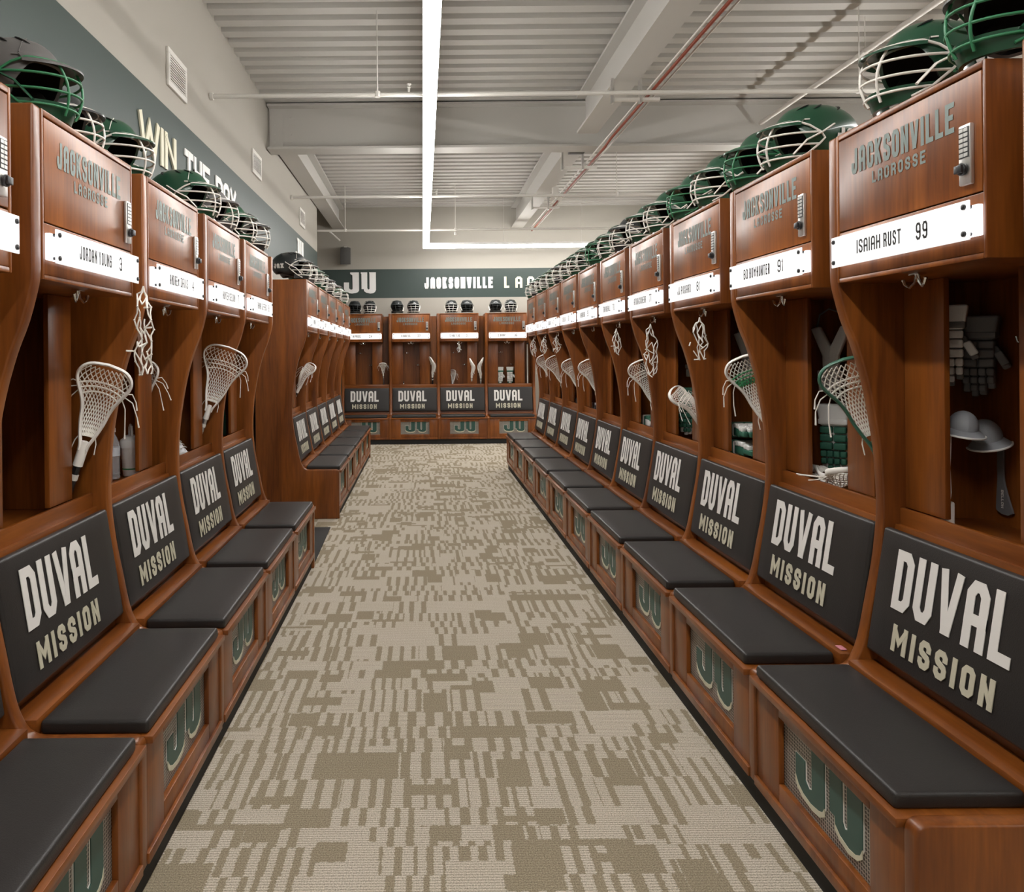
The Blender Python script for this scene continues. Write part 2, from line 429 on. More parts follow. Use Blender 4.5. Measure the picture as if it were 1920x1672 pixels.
# ------------------------------------------------------------------ room shell
XW, YWALL, YC = -1.95, 16.5, 14.2      # left wall, back wall, end of left wall
XR, XL, YR, YL, YB, YK, XK = 1.6474, 1.2899, 3.1012, 2.5399, 8.5166, 15.8568, -0.7129
XMIN, XMAX, YMIN, ZC = -3.6, 7.0, -3.6, 5.0
D = 0.585                               # depth of a locker behind its cabinet front

structure('floor', MB().box(XMIN, XMAX, YMIN, YWALL, -0.08, 0).mesh('floor', 'carpet', smooth=0))
def banded_wall(name, x0, x1, y0, y1, bands):
    mb = MB(); mats = []
    for z0, z1, m in bands:
        if m not in mats: mats.append(m)
        mb.cur = mats.index(m); mb.box(x0, x1, y0, y1, z0, z1)
    return structure(name, mb.mesh(name, mats, smooth=0))
banded_wall('wall_left', XW-.2, XW, YMIN, YC, [(0, 3.0, 'wall'), (3.0, 3.735, 'green_wall'), (3.735, ZC+.1, 'wall')])
banded_wall('wall_back', XMIN-.2, XMAX+.2, YWALL, YWALL+.15, [(0, 3.043, 'wall'), (3.043, 3.664, 'green_wall'), (3.664, ZC+.1, 'wall')])
structure('wall_recess', MB().box(XMIN-.2, XMIN, YC-.2, YWALL, 0, ZC+.1).box(XMIN, XW-.2, YC-.2, YC, 0, ZC+.1).mesh('wall_recess', 'wall', smooth=0))
structure('wall_right', MB().box(XMAX, XMAX+.2, YMIN, YWALL, 0, ZC+.1).mesh('wall_right', 'wall', smooth=0))
structure('wall_front', MB().box(XW-.2, XMAX+.2, YMIN-.2, YMIN, 0, ZC+.1).mesh('wall_front', 'wall', smooth=0))
# corrugated steel deck, ribs across the aisle
deck = MB(); pitch = 0.249; prof = []; y = YMIN-.1
while y < YWALL+.2:
    prof += [(y, 0), (y+.135, 0), (y+.155, .085), (y+.229, .085)]; y += pitch
prof.append((y, 0))
for (a, za), (b, zb) in zip(prof, prof[1:]):
    deck.add([(XMIN-.2, a, ZC+za), (XMAX+.2, a, ZC+za), (XMAX+.2, b, ZC+zb), (XMIN-.2, b, ZC+zb)], [(0, 1, 2, 3)])
deck.box(XMIN-.2, XMAX+.2, YMIN-.2, YWALL+.2, ZC+.1, ZC+.16)
structure('ceiling', deck.mesh('ceiling', 'ceil', smooth=0))

# ------------------------------------------------------------------ suspended light, one continuous line with joints
LZ = EYE+2.15; LX = 0.075; LY = 15.5; LW = 0.115; LH = 0.10; SEG = 1.575; LXR = LX+SEG*3-.02
lt = thing('linear_light', 'continuous white linear light hung under the metal deck, turning along the back wall', 'ceiling light', (LX*W, LY*W, LZ*W))
def diff(x0, x1, y0, y1):
    link('diffuser', MB().box(x0, x1, y0, y1, 0, LH*.55).mesh('diffuser', 'light', bevel=.006, smooth=0), lt)
hs = MB()
y1 = LW/2
for k in range(12):
    y0 = LW/2-(k+1)*SEG
    diff(-LW/2, LW/2, y0+.006, y1-.004); y1 = y0
hs.box(-LW*.46, LW*.46, LW/2-12*SEG, LW/2-.004, LH*.55, LH)
for k in range(3):
    a = LW/2+k*SEG
    diff(a+.006, a+SEG-.006, -LW/2, LW/2)
hs.box(LW/2, LXR-LX, -LW*.46, LW*.46, LH*.55, LH)
for k in range(11):
    diff(LXR-LX-LW/2, LXR-LX+LW/2, -LW/2-(k+1)*SEG+.006, -LW/2-k*SEG-.006)
hs.box(LXR-LX-LW*.46, LXR-LX+LW*.46, -LW/2-11*SEG, -LW/2, LH*.55, LH)
link('housing', hs.mesh('housing', 'housing', smooth=0), lt)
sus = MB()
for k in range(1, 12, 2):
    sus.tube([(0, LW/2-k*SEG, LH), (0, LW/2-k*SEG, ZC-LZ)], .0025, 6)
    sus.tube([(LXR-LX, LW/2-k*SEG, LH), (LXR-LX, LW/2-k*SEG, ZC-LZ)], .0025, 6)
for k in (1, 2): sus.tube([(k*SEG, 0, LH), (k*SEG, 0, ZC-LZ)], .0025, 6)
link('suspension_wire', sus.mesh('suspension_wire', 'steel'), lt)

# ------------------------------------------------------------------ steel beams, pipes, wall fittings
def ibeam_mesh(length, depth, fw, web, fl):
    mb = MB()
    mb.box(-fw/2, fw/2, 0, length, 0, fl).box(-fw/2, fw/2, 0, length, depth-fl, depth).box(-web/2, web/2, 0, length, fl, depth-fl)
    return mb.mesh('beam', 'ceil', smooth=0)
def beam(label, loc, rz, length, depth, fw=.25):
    return thing('steel_beam', label, 'beam', [q*W for q in loc], (0, 0, rz), 'painted steel roof beams', ibeam_mesh(length, depth, fw, .03, .028))
cb = beam('deep white steel beam crossing above the aisle from the left wall', (XMAX-.02, 9.59+.14, 4.41), PI/2, XMAX-XW-.04, .57, .28)
bolts = MB(); pl = MB()
pl.box(-.012, 0, 0, .17, .05, .50)
for zz in (.12, .22, .34, .44):
    bolts.lathe([(.016, 0), (.016, .012)], 6, (-.005, .045, zz), frame_rot((-1, 0, 0), (0, 1, 0)))
    bolts.lathe([(.016, 0), (.016, .012)], 6, (-.005, .26, zz), frame_rot((-1, 0, 0), (0, 1, 0)))
def on_beam(name, mb, m, x0):
    # beam local: length along +y (world -x), faces at local +-x ; the face to the camera is local -x
    return link(name, mb.mesh(name, m, smooth=30), cb, (-.016*W, x0*W, 0))
on_beam('connection_plate', pl, 'ceil', XMAX-XW-.22)
b2 = MB(); b2.v = [(x, XMAX-XW-.06-y, z) for x, y, z in bolts.v]; b2.f = bolts.f; b2.m = bolts.m
on_beam('bolt', b2, 'ceil', 0)
beam('white steel beam running along the left wall beyond the cross beam', (-1.80, 9.87, 4.54), 0, YWALL-9.89, .44)
beam('white steel beam running overhead on the right side, nearer half', (2.04, YMIN+.05, 4.52), 0, 9.59-YMIN-.22, .46)
beam('white steel beam on the right beyond the cross beam', (2.04, 9.87, 4.52), 0, YWALL-9.89, .46)

def pipe(name, label, pts, r, m, cat='pipe', group=None, extra=None):
    mb = MB().tube([Vector(p) for p in pts], r, 12)
    if extra: extra(mb)
    return thing(name, label, cat, group=group, me=mb.mesh(name, m))
def hanger(mb, x, y, z):
    mb.tube([(x, y, z), (x, y, ZC+.03)], .006, 6)
    mb.lathe([(.028, -.02), (.028, .03)], 10, (x, y, z))
def flange(mb, x, y, z):
    mb.lathe([(.034, 0), (.034, .03)], 14, (x, y, z), frame_rot((1, 0, 0), (0, 1, 0)))
def sprink(parent, x, y, z):
    s = MB().lathe([(.012, 0), (.012, .04), (.02, .045), (.008, .06), (.024, .075), (.024, .08)], 10, (x, y, z))
    link('sprinkler_head', s.mesh('sprinkler_head', 'white_pipe'), parent)
p1 = pipe('sprinkler_pipe', 'white sprinkler pipe crossing in front of the deep beam', [(XW+.002, 7.07, 4.22), (6.8, 7.07, 4.22)], .021, 'white_pipe', group='sprinkler pipes across the aisle',
     extra=lambda m: (flange(m, XW+.003, 7.07, 4.22), hanger(m, -.40, 7.07, 4.22), hanger(m, 4.05, 7.07, 4.22)))
sprink(p1, -.11, 7.07, 4.24)
p2 = pipe('sprinkler_pipe', 'white sprinkler pipe crossing just beyond the deep beam', [(XW+.002, 11.38, 4.17), (6.8, 11.38, 4.17)], .021, 'white_pipe', group='sprinkler pipes across the aisle',
     extra=lambda m: (flange(m, XW+.003, 11.38, 4.17), hanger(m, 2.9, 11.38, 4.17)))
sprink(p2, .22, 11.38, 4.19)
p3 = pipe('sprinkler_pipe', 'white sprinkler pipe nearest the back wall', [(-3.5, 14.45, 4.17), (6.8, 14.45, 4.17)], .021, 'white_pipe', group='sprinkler pipes across the aisle',
     extra=lambda m: (hanger(m, -1.45, 14.45, 4.17), hanger(m, .63, 14.45, 4.17)))
link('sprinkler_head', MB().tube([(-1.75, 14.45, 4.16), (-1.55, 14.45, 3.98)], .016, 8).mesh('sprinkler_head', 'white_pipe'), p3)
link('sprinkler_head', MB().lathe([(.03, 0), (.02, .05), (.012, .06)], 10, (.63, 14.45, 4.07)).mesh('sprinkler_head', 'white_pipe'), p3)
p4 = pipe('sprinkler_pipe', 'white pipe running lengthwise above the right lockers', [(4.24, -3.4, 4.67), (4.24, 9.56, 4.67)], .026, 'white_pipe',
     extra=lambda m: [hanger(m, 4.24, yy, 4.67) for yy in (4.6, 7.3)])
pipe('fire_line_pipe', 'rust red pipe running beside the right overhead beam', [(2.26, -3.4, 4.375), (2.26, 9.1, 4.375), (2.24, 9.35, 4.33), (2.24, 9.85, 4.33), (2.28, 10.1, 4.375), (2.28, 15.9, 4.375)], .016, 'red_pipe')
for k, (xx, lab) in enumerate([(2.215, 'white conduit running between red pipe and beam'), (2.33, 'white conduit running on the outer side of red pipe')]):
    pipe('conduit', lab, [(xx, -3.4, 4.385), (xx, 15.9, 4.385)], .009, 'white_pipe', 'conduit', 'electrical conduits')
for k, (yy, lab) in enumerate([(7.6, 'steel clamp bracket under beam in front of the cross beam'), (10.35, 'steel clamp bracket under beam just beyond the cross beam'), (13.2, 'steel clamp bracket under beam near the back wall')]):
    cl = thing('pipe_bracket', lab, 'bracket', (2.04*W, yy*W, 4.345*W), group='pipe brackets under the beam')
    link('strut', MB().box(-.14, .33, -.02, .02, -.03, 0).mesh('strut', 'white_pipe', smooth=0), cl)
    link('clamp', MB().box(-.15, -.126, -.03, .03, -.05, .19).box(.126, .15, -.03, .03, -.05, .19).mesh('clamp', 'steel', smooth=0), cl)
thing('junction_box', 'dark grey junction box hanging under the right beam', 'junction box', (2.02*W, 9.98*W, 4.43*W), me=MB().box(-.1, .1, -.05, .05, -.01, .085).mesh('junction_box', 'dark_grey', bevel=.005))
el = thing('emergency_light', 'small white twin emergency light under the beam', 'light', (2.13*W, 12.2*W, 4.30*W))
link('body', MB().box(-.05, .05, -.04, .04, 0, .16).mesh('body', 'white_metal', bevel=.005), el)
for sx in (-.06, .06):
    link('lamp_head', MB().lathe([(.015, 0), (.04, -.05), (.04, -.06)], 14, (sx, -.02, .02), frame_rot((0, .6, 1))).mesh('lamp_head', 'white_metal'), el)

# return-air grilles on the left wall
def grille(y0, y1, z0, z1, lab):
    g = thing('air_vent', lab, 'vent', (XW*W, y0*W, z0*W), group='air vents on the left wall')
    w_, h_ = y1-y0, z1-z0; fr = .045
    f = MB()
    for a in ((0, w_, 0, fr), (0, w_, h_-fr, h_), (0, fr, fr, h_-fr), (w_-fr, w_, fr, h_-fr)):
        f.box(.001, .022, a[0], a[1], a[2], a[3])
    link('frame', f.mesh('frame', 'white_metal', bevel=.003), g)
    link('backing', MB().box(.001, .004, fr, w_-fr, fr, h_-fr).mesh('backing', 'dark_grey', smooth=0), g)
    s = MB(); n = 10
    for k in range(n):
        zc = fr+(k+.5)*(h_-2*fr)/n
        s.box(.008, .018, fr, w_-fr, zc-(h_-2*fr)/n*.27, zc+(h_-2*fr)/n*.27)
    link('slats', s.mesh('slats', 'white_metal', smooth=0), g)
grille(5.86, 6.32, 3.905, 4.20, 'white louvred air vent on left wall, nearest of three')
grille(8.77, 9.25, 3.93, 4.205, 'white louvred air vent on left wall, middle of three')
grille(12.14, 12.64, 3.90, 4.18, 'white louvred air vent on left wall, farthest of three')

spk = thing('wall_speaker', 'dark grey wall speaker tilted down at the back corner', 'speaker', (-1.635*W, (YWALL-.22)*W, 3.93*W), (.22, 0, .12))
link('cabinet', MB().prism([(-.11, .06), (.11, .06), (.085, -.11), (-.085, -.11)], lambda p, q, a: (p, -q, a), -.175, .175).mesh('cabinet', 'dark_grey', bevel=.008), spk)
link('bracket', MB().box(-.03, .03, .07, .20, .10, .19).mesh('bracket', 'white_metal', bevel=.005), spk)

# wall lettering
def wall_text(name, label, specs, place, depth=.012):
    o = thing(name, label, 'wall lettering')
    for txt, a, z, w_, h_, t, m in specs:
        mb = MB(); letters(mb, text_quads(txt, w_, h_, t), lambda u, v, d, a=a, z=z: place(a+u, z+v, d), depth)
        link('lettering', mb.mesh('lettering', m, smooth=0), o)
    return o
lw = lambda u, z, d: (XW+.002+d, u, z)
bw = lambda u, z, d: (u, YWALL-.002-d, z)
wall_text('wall_lettering', 'cream and white raised slogan lettering on the green left wall', [('WIN', 5.265, 3.245, .785, .285, .058, 'letter_cream'), ('THE', 6.275, 3.245, .73, .285, .058, 'letter_white'), ('DAY', 7.215, 3.245, .765, .285, .058, 'letter_white')], lw)
wall_text('wall_lettering', 'white and cream raised lettering on the green band of back wall', [('JACKSONVILLE', .04, 3.237, 1.475, .243, .055, 'letter_white'), ('L', 1.757, 3.237, .11, .243, .05, 'letter_cream'), ('A', 2.0, 3.237, .15, .243, .05, 'letter_cream'), ('C', 2.255, 3.237, .15, .243, .05, 'letter_cream'), ('R', 2.51, 3.237, .15, .243, .05, 'letter_cream'), ('O', 2.765, 3.237, .15, .243, .05, 'letter_cream'), ('S', 3.02, 3.237, .15, .243, .05, 'letter_cream'), ('S', 3.27, 3.237, .15, .243, .05, 'letter_cream'), ('E', 3.52, 3.237, .15, .243, .05, 'letter_cream')], bw)

# the JU mark: outlines in a unit box about 1 wide and 1 high (top at 1)
J_OUT = [(.20,1),(.47,1),(.47,.14),(.44,.06),(.38,.02),(.25,-.01),(.13,.02),(.05,.09),(.0,.2),(.0,.52),(.16,.52),(.16,.24),(.22,.17),(.27,.20),(.27,.86),(.20,.93)]
U_OUT = [(.53,1),(.73,1),(.73,.24),(.76,.17),(.80,.2),(.80,.93),(.79,1),(1.0,1),(1.0,.16),(.97,.06),(.91,.0),(.82,-.02),(.70,.02),(.63,.10),(.62,.2),(.55,.2),(.55,.93),(.53,.95)]
J_CRES = [(0,.2),(.05,.09),(.13,.02),(.25,-.01),(.38,.02),(.44,.06),(.47,.14),(.47,.02),(.40,-.06),(.28,-.09),(.12,-.06),(.03,.02),(.0,.10)]
U_CRES = [(.62,.2),(.63,.10),(.70,.02),(.82,-.02),(.91,.0),(.97,.06),(1.0,.16),(1.0,.04),(.94,-.05),(.82,-.10),(.70,-.06),(.63,.02)]
def wall_mark(label, u0, z0, w_, h_, place):
    o = thing('wall_emblem', label, 'wall lettering')
    mb = MB()
    for P in (J_OUT, U_OUT): mb.prism(P, lambda p, q, a: place(u0+p*w_, z0+.1*h_+q*h_*.9, a), 0, .015)
    link('letter', mb.mesh('letter', 'letter_white', smooth=0), o)
wall_mark('large white two letter emblem on the left wall near the corner', 11.72, 3.12, .74, .53, lw)
wall_mark('large white two letter emblem on green band of back wall', -1.695, 3.10, .69, .50, bw)

thing('floor_mat', 'black rubber mat on the carpet between the two left locker blocks', 'mat', (-1.45*W, 7.4*W, 0), (0, 0, .02), me=MB().box(-.44, .47, -.66, .66, .001, .012).mesh('floor_mat', 'rubber', bevel=.003))

# ------------------------------------------------------------------ the locker (local: x along the row, y into the wall, z up)
T = .055
FRONT = [(0,2.67),(0,2.13),(.005,2.07),(.038,1.945),(.08,1.835),(.121,1.69),(.149,1.54),(.166,1.42),(.174,1.31),(.177,1.22),(.174,1.12),(.156,.97),(.127,.82),(.106,.71),(.088,.64),(.067,.592),(.048,.568),(.022,.552),(-.005,.547),(-.305,.547),(-.325,.542),(-.338,.530),(-.342,.512)]
def smooth_poly(P, n=3):
    out = []
    for i in range(len(P)-1):
        p0 = P[max(i-1, 0)]; p1 = P[i]; p2 = P[i+1]; p3 = P[min(i+2, len(P)-1)]
        for k in range(n):
            t = k/n
            out.append(tuple(.5*((2*p1[j])+(-p0[j]+p2[j])*t+(2*p0[j]-5*p1[j]+4*p2[j]-p3[j])*t*t+(-p0[j]+3*p1[j]-3*p2[j]+p3[j])*t**3) for j in (0, 1)))
    return out+[P[-1]]
FS = [FRONT[0]] + smooth_poly(FRONT[1:19], 3) + smooth_poly(FRONT[19:], 2)
def side_mesh(name, bottom):
    return MB().prism(FS+[(-.342, bottom), (D, bottom), (D, 2.67)], lambda p, q, a: (a, p, q), 0, T).mesh(name, 'wood_v', bevel=.009, seg=3, smooth=40)
ME = {}
ME['side_panel'] = side_mesh('side_panel', .1)
ME['end_panel'] = side_mesh('end_panel', 0.0)
x0, x1 = .06, .868
c = MB()
c.box(x0, x0+.014, 0, D-.02, 2.087, 2.67).box(x1-.014, x1, 0, D-.02, 2.087, 2.67)
c.box(x0+.014, x1-.014, 0, D-.02, 2.648, 2.67).box(x0+.014, x1-.014, 0, D-.02, 2.087, 2.105).box(x0+.014, x1-.014, .002, .02, 2.105, 2.283)
c.box(x0+.014, x1-.014, D-.03, D-.02, 2.105, 2.648)
ME['overhead_cabinet'] = c.mesh('overhead_cabinet', 'wood_v', bevel=.004, seg=2)
ME['cabinet_door'] = MB().box(x0+.018, x1-.018, .001, .022, 2.288, 2.643).mesh('cabinet_door', 'wood_v', bevel=.0025, seg=2)
mb = MB()
letters(mb, text_quads('JACKSONVILLE', .567, .095, .0165), lambda u, v, d: (.169+u, -.0005-d, 2.492+v))
ME['door_lettering'] = mb.mesh('lettering', 'door_print', smooth=0); mb = MB()
letters(mb, text_quads('LACROSSE', .298, .043, .0085, gap=.012), lambda u, v, d: (.302+u, -.0005-d, 2.432+v))
ME['door_lettering2'] = mb.mesh('lettering', 'door_print', smooth=0)
ME['keypad_lock'] = MB().box(.772, .822, -.014, .001, 2.315, 2.497).mesh('keypad_lock', 'steel', bevel=.004, seg=2)
mb = MB()
mb.box(.776, .818, -.0150, -.0142, 2.396, 2.488)
ME['keypad'] = mb.mesh('keypad', 'dark_plastic', smooth=0)
mb = MB()
for r in range(6):
    for q in range(2):
        mb.box(.7785+q*.0195, .7955+q*.0195, -.0165, -.0152, 2.4745-r*.0150, 2.4850-r*.0150)
ME['button'] = mb.mesh('button', 'steel', smooth=0)
ME['lock_knob'] = MB().lathe([(.013, 0), (.019, .003), (.019, .012), (.012, .016)], 14, (.797, -.014, 2.362), frame_rot((0, -1, 0))).box(.781, .813, -.036, -.028, 2.350, 2.374).mesh('lock_knob', 'dark_plastic', bevel=.002)
ME['light_housing'] = MB().box(.080, .853, -.016, .0015, 2.156, 2.248).mesh('light_housing', 'plate_glow', bevel=.002)
ME['name_plate'] = MB().box(.085, .845, -.036, -.030, 2.144, 2.262).mesh('name_plate', 'plate', bevel=.002)
ME['standoff'] = MB().lathe([(.006, 0), (.006, .030)], 10, (0, 0, 0), frame_rot((0, -1, 0))).lathe([(.0085, .0355), (.0085, .041), (.006, .0425)], 12, (0, 0, 0), frame_rot((0, -1, 0))).mesh('standoff', 'dark_plastic')
fy = .267
c = MB()
c.box(.0552, .287, fy, fy+.022, 1.195, 2.086).box(.640, .846, fy, fy+.022, 1.195, 2.086)
ME['face_frame'] = c.mesh('face_frame', 'wood_v', bevel=.003)
ME['cubby_side'] = MB().box(.838, .852, fy+.0225, D-.016, 1.151, 2.086).mesh('cubby_side', 'wood_v', bevel=.002)
ME['shelf'] = MB().box(T+.0004, .852, .2625, D-.016, 1.128, 1.150).mesh('shelf', 'wood_h', bevel=.002)
ME['slot_floor'] = MB().box(.8524, .9994, .2625, D-.016, .56, .58).mesh('slot_floor', 'wood_h', smooth=0)
ME['ledge'] = MB().box(T+.0004, .9996, .243, .262, 1.09, 1.195).mesh('ledge', 'wood_h', bevel=.0035, seg=2)
ME['back_panel'] = MB().box(T+.0004, .9996, D-.015, D, .1, 2.64).mesh('back_panel', 'wood_v', smooth=0)
ME['backboard'] = MB().prism([(.225, 1.13), (.243, 1.13), (.16, .56), (.141, .56)], lambda p, q, a: (a, p, q), T+.0004, .9996).mesh('backboard', 'wood_h', smooth=0)
c = MB()
c.box(T+.0004, .9996, -.362, .16, .508, .534)
c.box(T+.0004, .9996, .032, .141, .5345, .592)
ME['bench_top'] = c.mesh('bench_top', 'wood_h', bevel=.004, seg=2)
c = MB()   # front board round the vent, with base strip
vx0, vx1, vz0, vz1 = .243, .826, .205, .455
for a in ((T+.0004, vx0, .137, .507), (vx1, .9996, .137, .507), (vx0, vx1, .137, vz0), (vx0, vx1, vz1, .507)):
    c.box(a[0], a[1], -.334, -.312, a[2], a[3])
c.box(T+.0004, .9996, -.347, -.312, .1, .137)
ME['bench_front'] = c.mesh('bench_front', 'wood_v', bevel=.003, seg=2)
ME['vent_grille'] = MB().box(vx0-.01, vx1+.01, -.311, -.307, vz0-.01, vz1+.01).mesh('vent_grille', 'vent', smooth=0)
ME['toe_kick'] = MB().box(.0006, .9994, -.318, -.300, .0005, .0994).mesh('toe_kick', 'black', smooth=0)
# JU emblem on the grille
def mark(P, grow, ya, yb, m, name):
    ju0, jw, jz, jh = .338, .42, .252, .235
    cx = sum(p[0] for p in P)/len(P); mb = MB()
    if grow:
        n = len(P); Q = []
        area = sum(P[i][0]*P[(i+1) % n][1]-P[(i+1) % n][0]*P[i][1] for i in range(n))
        sg = 1 if area > 0 else -1
        for i in range(n):
            a = Vector((P[i-1][0]*jw, P[i-1][1]*jh)); b = Vector((P[i][0]*jw, P[i][1]*jh)); d = Vector((P[(i+1) % n][0]*jw, P[(i+1) % n][1]*jh))
            e0 = (b-a).normalized(); e1 = (d-b).normalized(); n0 = Vector((e0.y, -e0.x))*sg; n1 = Vector((e1.y, -e1.x))*sg
            q = n0+n1; q = q.normalized() if q.length > .2 else n0
            k = min(1/max(q.dot(n0), .5), 1.6)
            b = b+q*grow*k; Q.append((b.x/jw, b.y/jh))
        P = Q
    mb.prism(P, lambda p, q, a: (ju0+p*jw, a, jz+q*jh), ya, yb)
    return mb
c = MB()
for P in (J_OUT, U_OUT):
    g = mark(P, .0045, -.3135, -.3115, None, ''); c.add(g.v, g.f)
ME['emblem_outline'] = c.mesh('emblem_outline', 'logo_white', smooth=0)
c = MB()
for P in (J_OUT, U_OUT):
    g = mark(P, 0, -.3165, -.3137, None, ''); c.add(g.v, g.f)
ME['emblem_letter'] = c.mesh('emblem_letter', 'logo_green', smooth=0)
c = MB()
for P in (J_CRES, U_CRES):
    g = mark(P, 0, -.3175, -.3138, None, ''); c.add(g.v, g.f)
ME['emblem_base'] = c.mesh('emblem_base', 'logo_cream', smooth=0)
# cushions
def cushion_box(x0, x1, y0, y1, z0, z1, crown):
    mb = MB(); nu, nv = 10, 6
    def top(u, v):
        k = (1-(2*u-1)**4)*(1-(2*v-1)**4)
        return (x0+(x1-x0)*u, y0+(y1-y0)*v, z1-.006+crown*k)
    return mb.sheet(top, nu, nv, lambda u, v: (x0+(x1-x0)*u, y0+(y1-y0)*v, z0))
ME['seat_cushion'] = cushion_box(.068, .962, -.342, .028, .5345, .588, .006).mesh('seat_cushion', 'vinyl', bevel=.013, seg=4, smooth=50)
PZ0, PZ1, PY0, PY1 = .640, 1.124, .094, .171     # front face of the back cushion
pn = Vector((0, -(PZ1-PZ0), (PY1-PY0))).normalized()   # outward normal
pu = Vector((0, PY1-PY0, PZ1-PZ0)).normalized()
PH = math.hypot(PZ1-PZ0, PY1-PY0)
def pad_pt(x, h, d):   # x along, h up the face, d out of the face
    return Vector((x, PY0, PZ0)) + pu*h + pn*d
mb = MB()
g = cushion_box(.062, .990, 0, PH, -.044, 0, .004)
mb.add([pad_pt(x, y, z+.002) for x, y, z in g.v], g.f)
ME['back_cushion'] = mb.mesh('back_cushion', 'vinyl', bevel=.013, seg=4, smooth=50)
hz = lambda z: (z-PZ0)/(PZ1-PZ0)*PH
mb = MB()
letters(mb, text_quads('DUVAL', .588, hz(1.063)-hz(.843), .037, gap=.021), lambda u, v, d: pad_pt(.187+u, hz(.843)+v, .0014+d), .0024)
ME['duval'] = mb.mesh('lettering', 'print_white', smooth=0)
mb = MB()
letters(mb, text_quads('MISSION', .512, hz(.792)-hz(.695), .0215, gap=.024), lambda u, v, d: pad_pt(.221+u, hz(.695)+v, .0014+d), .0024)
ME['mission'] = mb.mesh('lettering', 'print_cream', smooth=0)
# hooks
def double_hook(mb, c, R, s=1.0):
    c = Vector(c)
    f = lambda p: c + R @ (Vector(p)*s)
    for sx in (-1, 1):
        mb.tube([f((0, 0, 0)), f((sx*.012, -.02, -.012)), f((sx*.022, -.045, -.022)), f((sx*.036, -.06, -.012)), f((sx*.042, -.06, .006))], [.004*s, .004*s, .0035*s, .0035*s, .005*s], 7)
    mb.lathe([(.018*s, 0), (.018*s, .006*s), (.008*s, .012*s)], 12, c, R @ frame_rot((0, -1, 0)))
I3 = Matrix.Identity(3)
mb = MB()
for sx in (-1, 1):
    mb.tube([(.46, .06, 2.086), (.46+sx*.012, .06, 2.055), (.46+sx*.034, .055, 2.038), (.46+sx*.052, .05, 2.048), (.46+sx*.060, .05, 2.066)], [.006, .006, .005, .005, .007], 7)
mb.box(.435, .485, .045, .075, 2.080, 2.0865)
ME['ceiling_hook'] = mb.mesh('coat_hook', 'chrome')
mb = MB(); double_hook(mb, (.36, D-.016, 1.86), I3); ME['back_hook'] = mb.mesh('coat_hook', 'chrome')
mb = MB(); double_hook(mb, (.60, D-.016, 1.60), I3); ME['back_hook2'] = mb.mesh('coat_hook', 'chrome')

def row_xf(row, i):
    if row == 'R': return (XR*W, (YR+i)*W, 0), -PI/2
    if row == 'L': return (-XL*W, (YL+i)*W, 0), PI/2
    if row == 'B': return (-XL*W, (YB+i)*W, 0), PI/2
    return ((XK+i)*W, YK*W, 0), 0
def at(row, i, x, y, z):
    (ox, oy, oz), r = row_xf(row, i); x *= W; y *= W
    return Vector((ox+x*math.cos(r)-y*math.sin(r), oy+x*math.sin(r)+y*math.cos(r), z*W)), r

def make_locker():
    t = bpy.data.objects.new('locker', None); COL.objects.link(t)
    P = lambda name, key, par=t, **k: link(name, ME[key], par, **k)
    P('side_panel', 'side_panel'); P('back_panel', 'back_panel')
    P('overhead_cabinet', 'overhead_cabinet')
    d = P('cabinet_door', 'cabinet_door'); P('lettering', 'door_lettering', d); P('lettering', 'door_lettering2', d)
    k = P('keypad_lock', 'keypad_lock'); P('keypad', 'keypad', k); P('button_grid', 'button', k); P('lock_knob', 'lock_knob', k)
    P('light_housing', 'light_housing')
    n = P('name_plate', 'name_plate')
    for xx in (.105, .826):
        for zz in (2.163, 2.243): P('standoff', 'standoff', n, loc=(xx*W, 0, zz*W))
    P('face_frame', 'face_frame'); P('cubby_side', 'cubby_side'); P('shelf', 'shelf'); P('slot_floor', 'slot_floor'); P('ledge', 'ledge'); P('backboard', 'backboard')
    P('bench_top', 'bench_top'); P('bench_front', 'bench_front'); P('toe_kick', 'toe_kick')
    v = P('vent_grille', 'vent_grille'); P('emblem_outline', 'emblem_outline', v); P('emblem_letter', 'emblem_letter', v); P('emblem_base', 'emblem_base', v)
    P('seat_cushion', 'seat_cushion')
    b = P('back_cushion', 'back_cushion'); P('lettering', 'duval', b); P('lettering', 'mission', b)
    P('coat_hook', 'ceiling_hook'); P('coat_hook', 'back_hook'); P('coat_hook', 'back_hook2')
    return t
proto = make_locker()
def locker(row, i, label, group, name, number, nearest_end=False, far_end=False):
    t = copy_tree(proto)
    loc, r = row_xf(row, i); t.location = loc; t.rotation_euler = (0, 0, r)
    t['label'] = label; t['category'] = 'locker'; t['group'] = group
    pl = [q for q in t.children if q.name.startswith('name_plate')][0]
    if name or number:
        h = .050; u0 = .262
        for word in name.split():
            mb = MB(); wn = .0245*len(word)
            letters(mb, text_quads(word, wn, h, .0072, gap=.0065), lambda u, v, d: (u0+u, -.0364-d, 2.180+v))
            link('lettering', mb.mesh('lettering', 'plate_text', smooth=0), pl); u0 += wn+.018
        if number:
            mb = MB(); u0 = max(u0+.06, .60)
            letters(mb, text_quads(number, .029*len(number), .056, .0078, gap=.008), lambda u, v, d: (u0+u, -.0364-d, 2.178+v))
            link('number', mb.mesh('number', 'plate_text', smooth=0), pl)
    if nearest_end or far_end: link('end_panel', ME['end_panel'], t, (W, 0, 0))
    return t
ORD = ['nearest', 'second', 'third', 'fourth', 'fifth', 'sixth', 'seventh', 'eighth', 'ninth', 'tenth']
rn = [('ISAIAH RUST', '99'), ('BO BOWHUNTER', '91'), ('JJ PICKARD', '81'), ('AYDON CICHERR', '77'), ('TRAVON BALL', '70'), ('M HARRISON', '55'), ('C DEVLIN', '50'), ('J NOLAN', '47'), ('P ELLIS', '45'), ('T REEL', '44')]
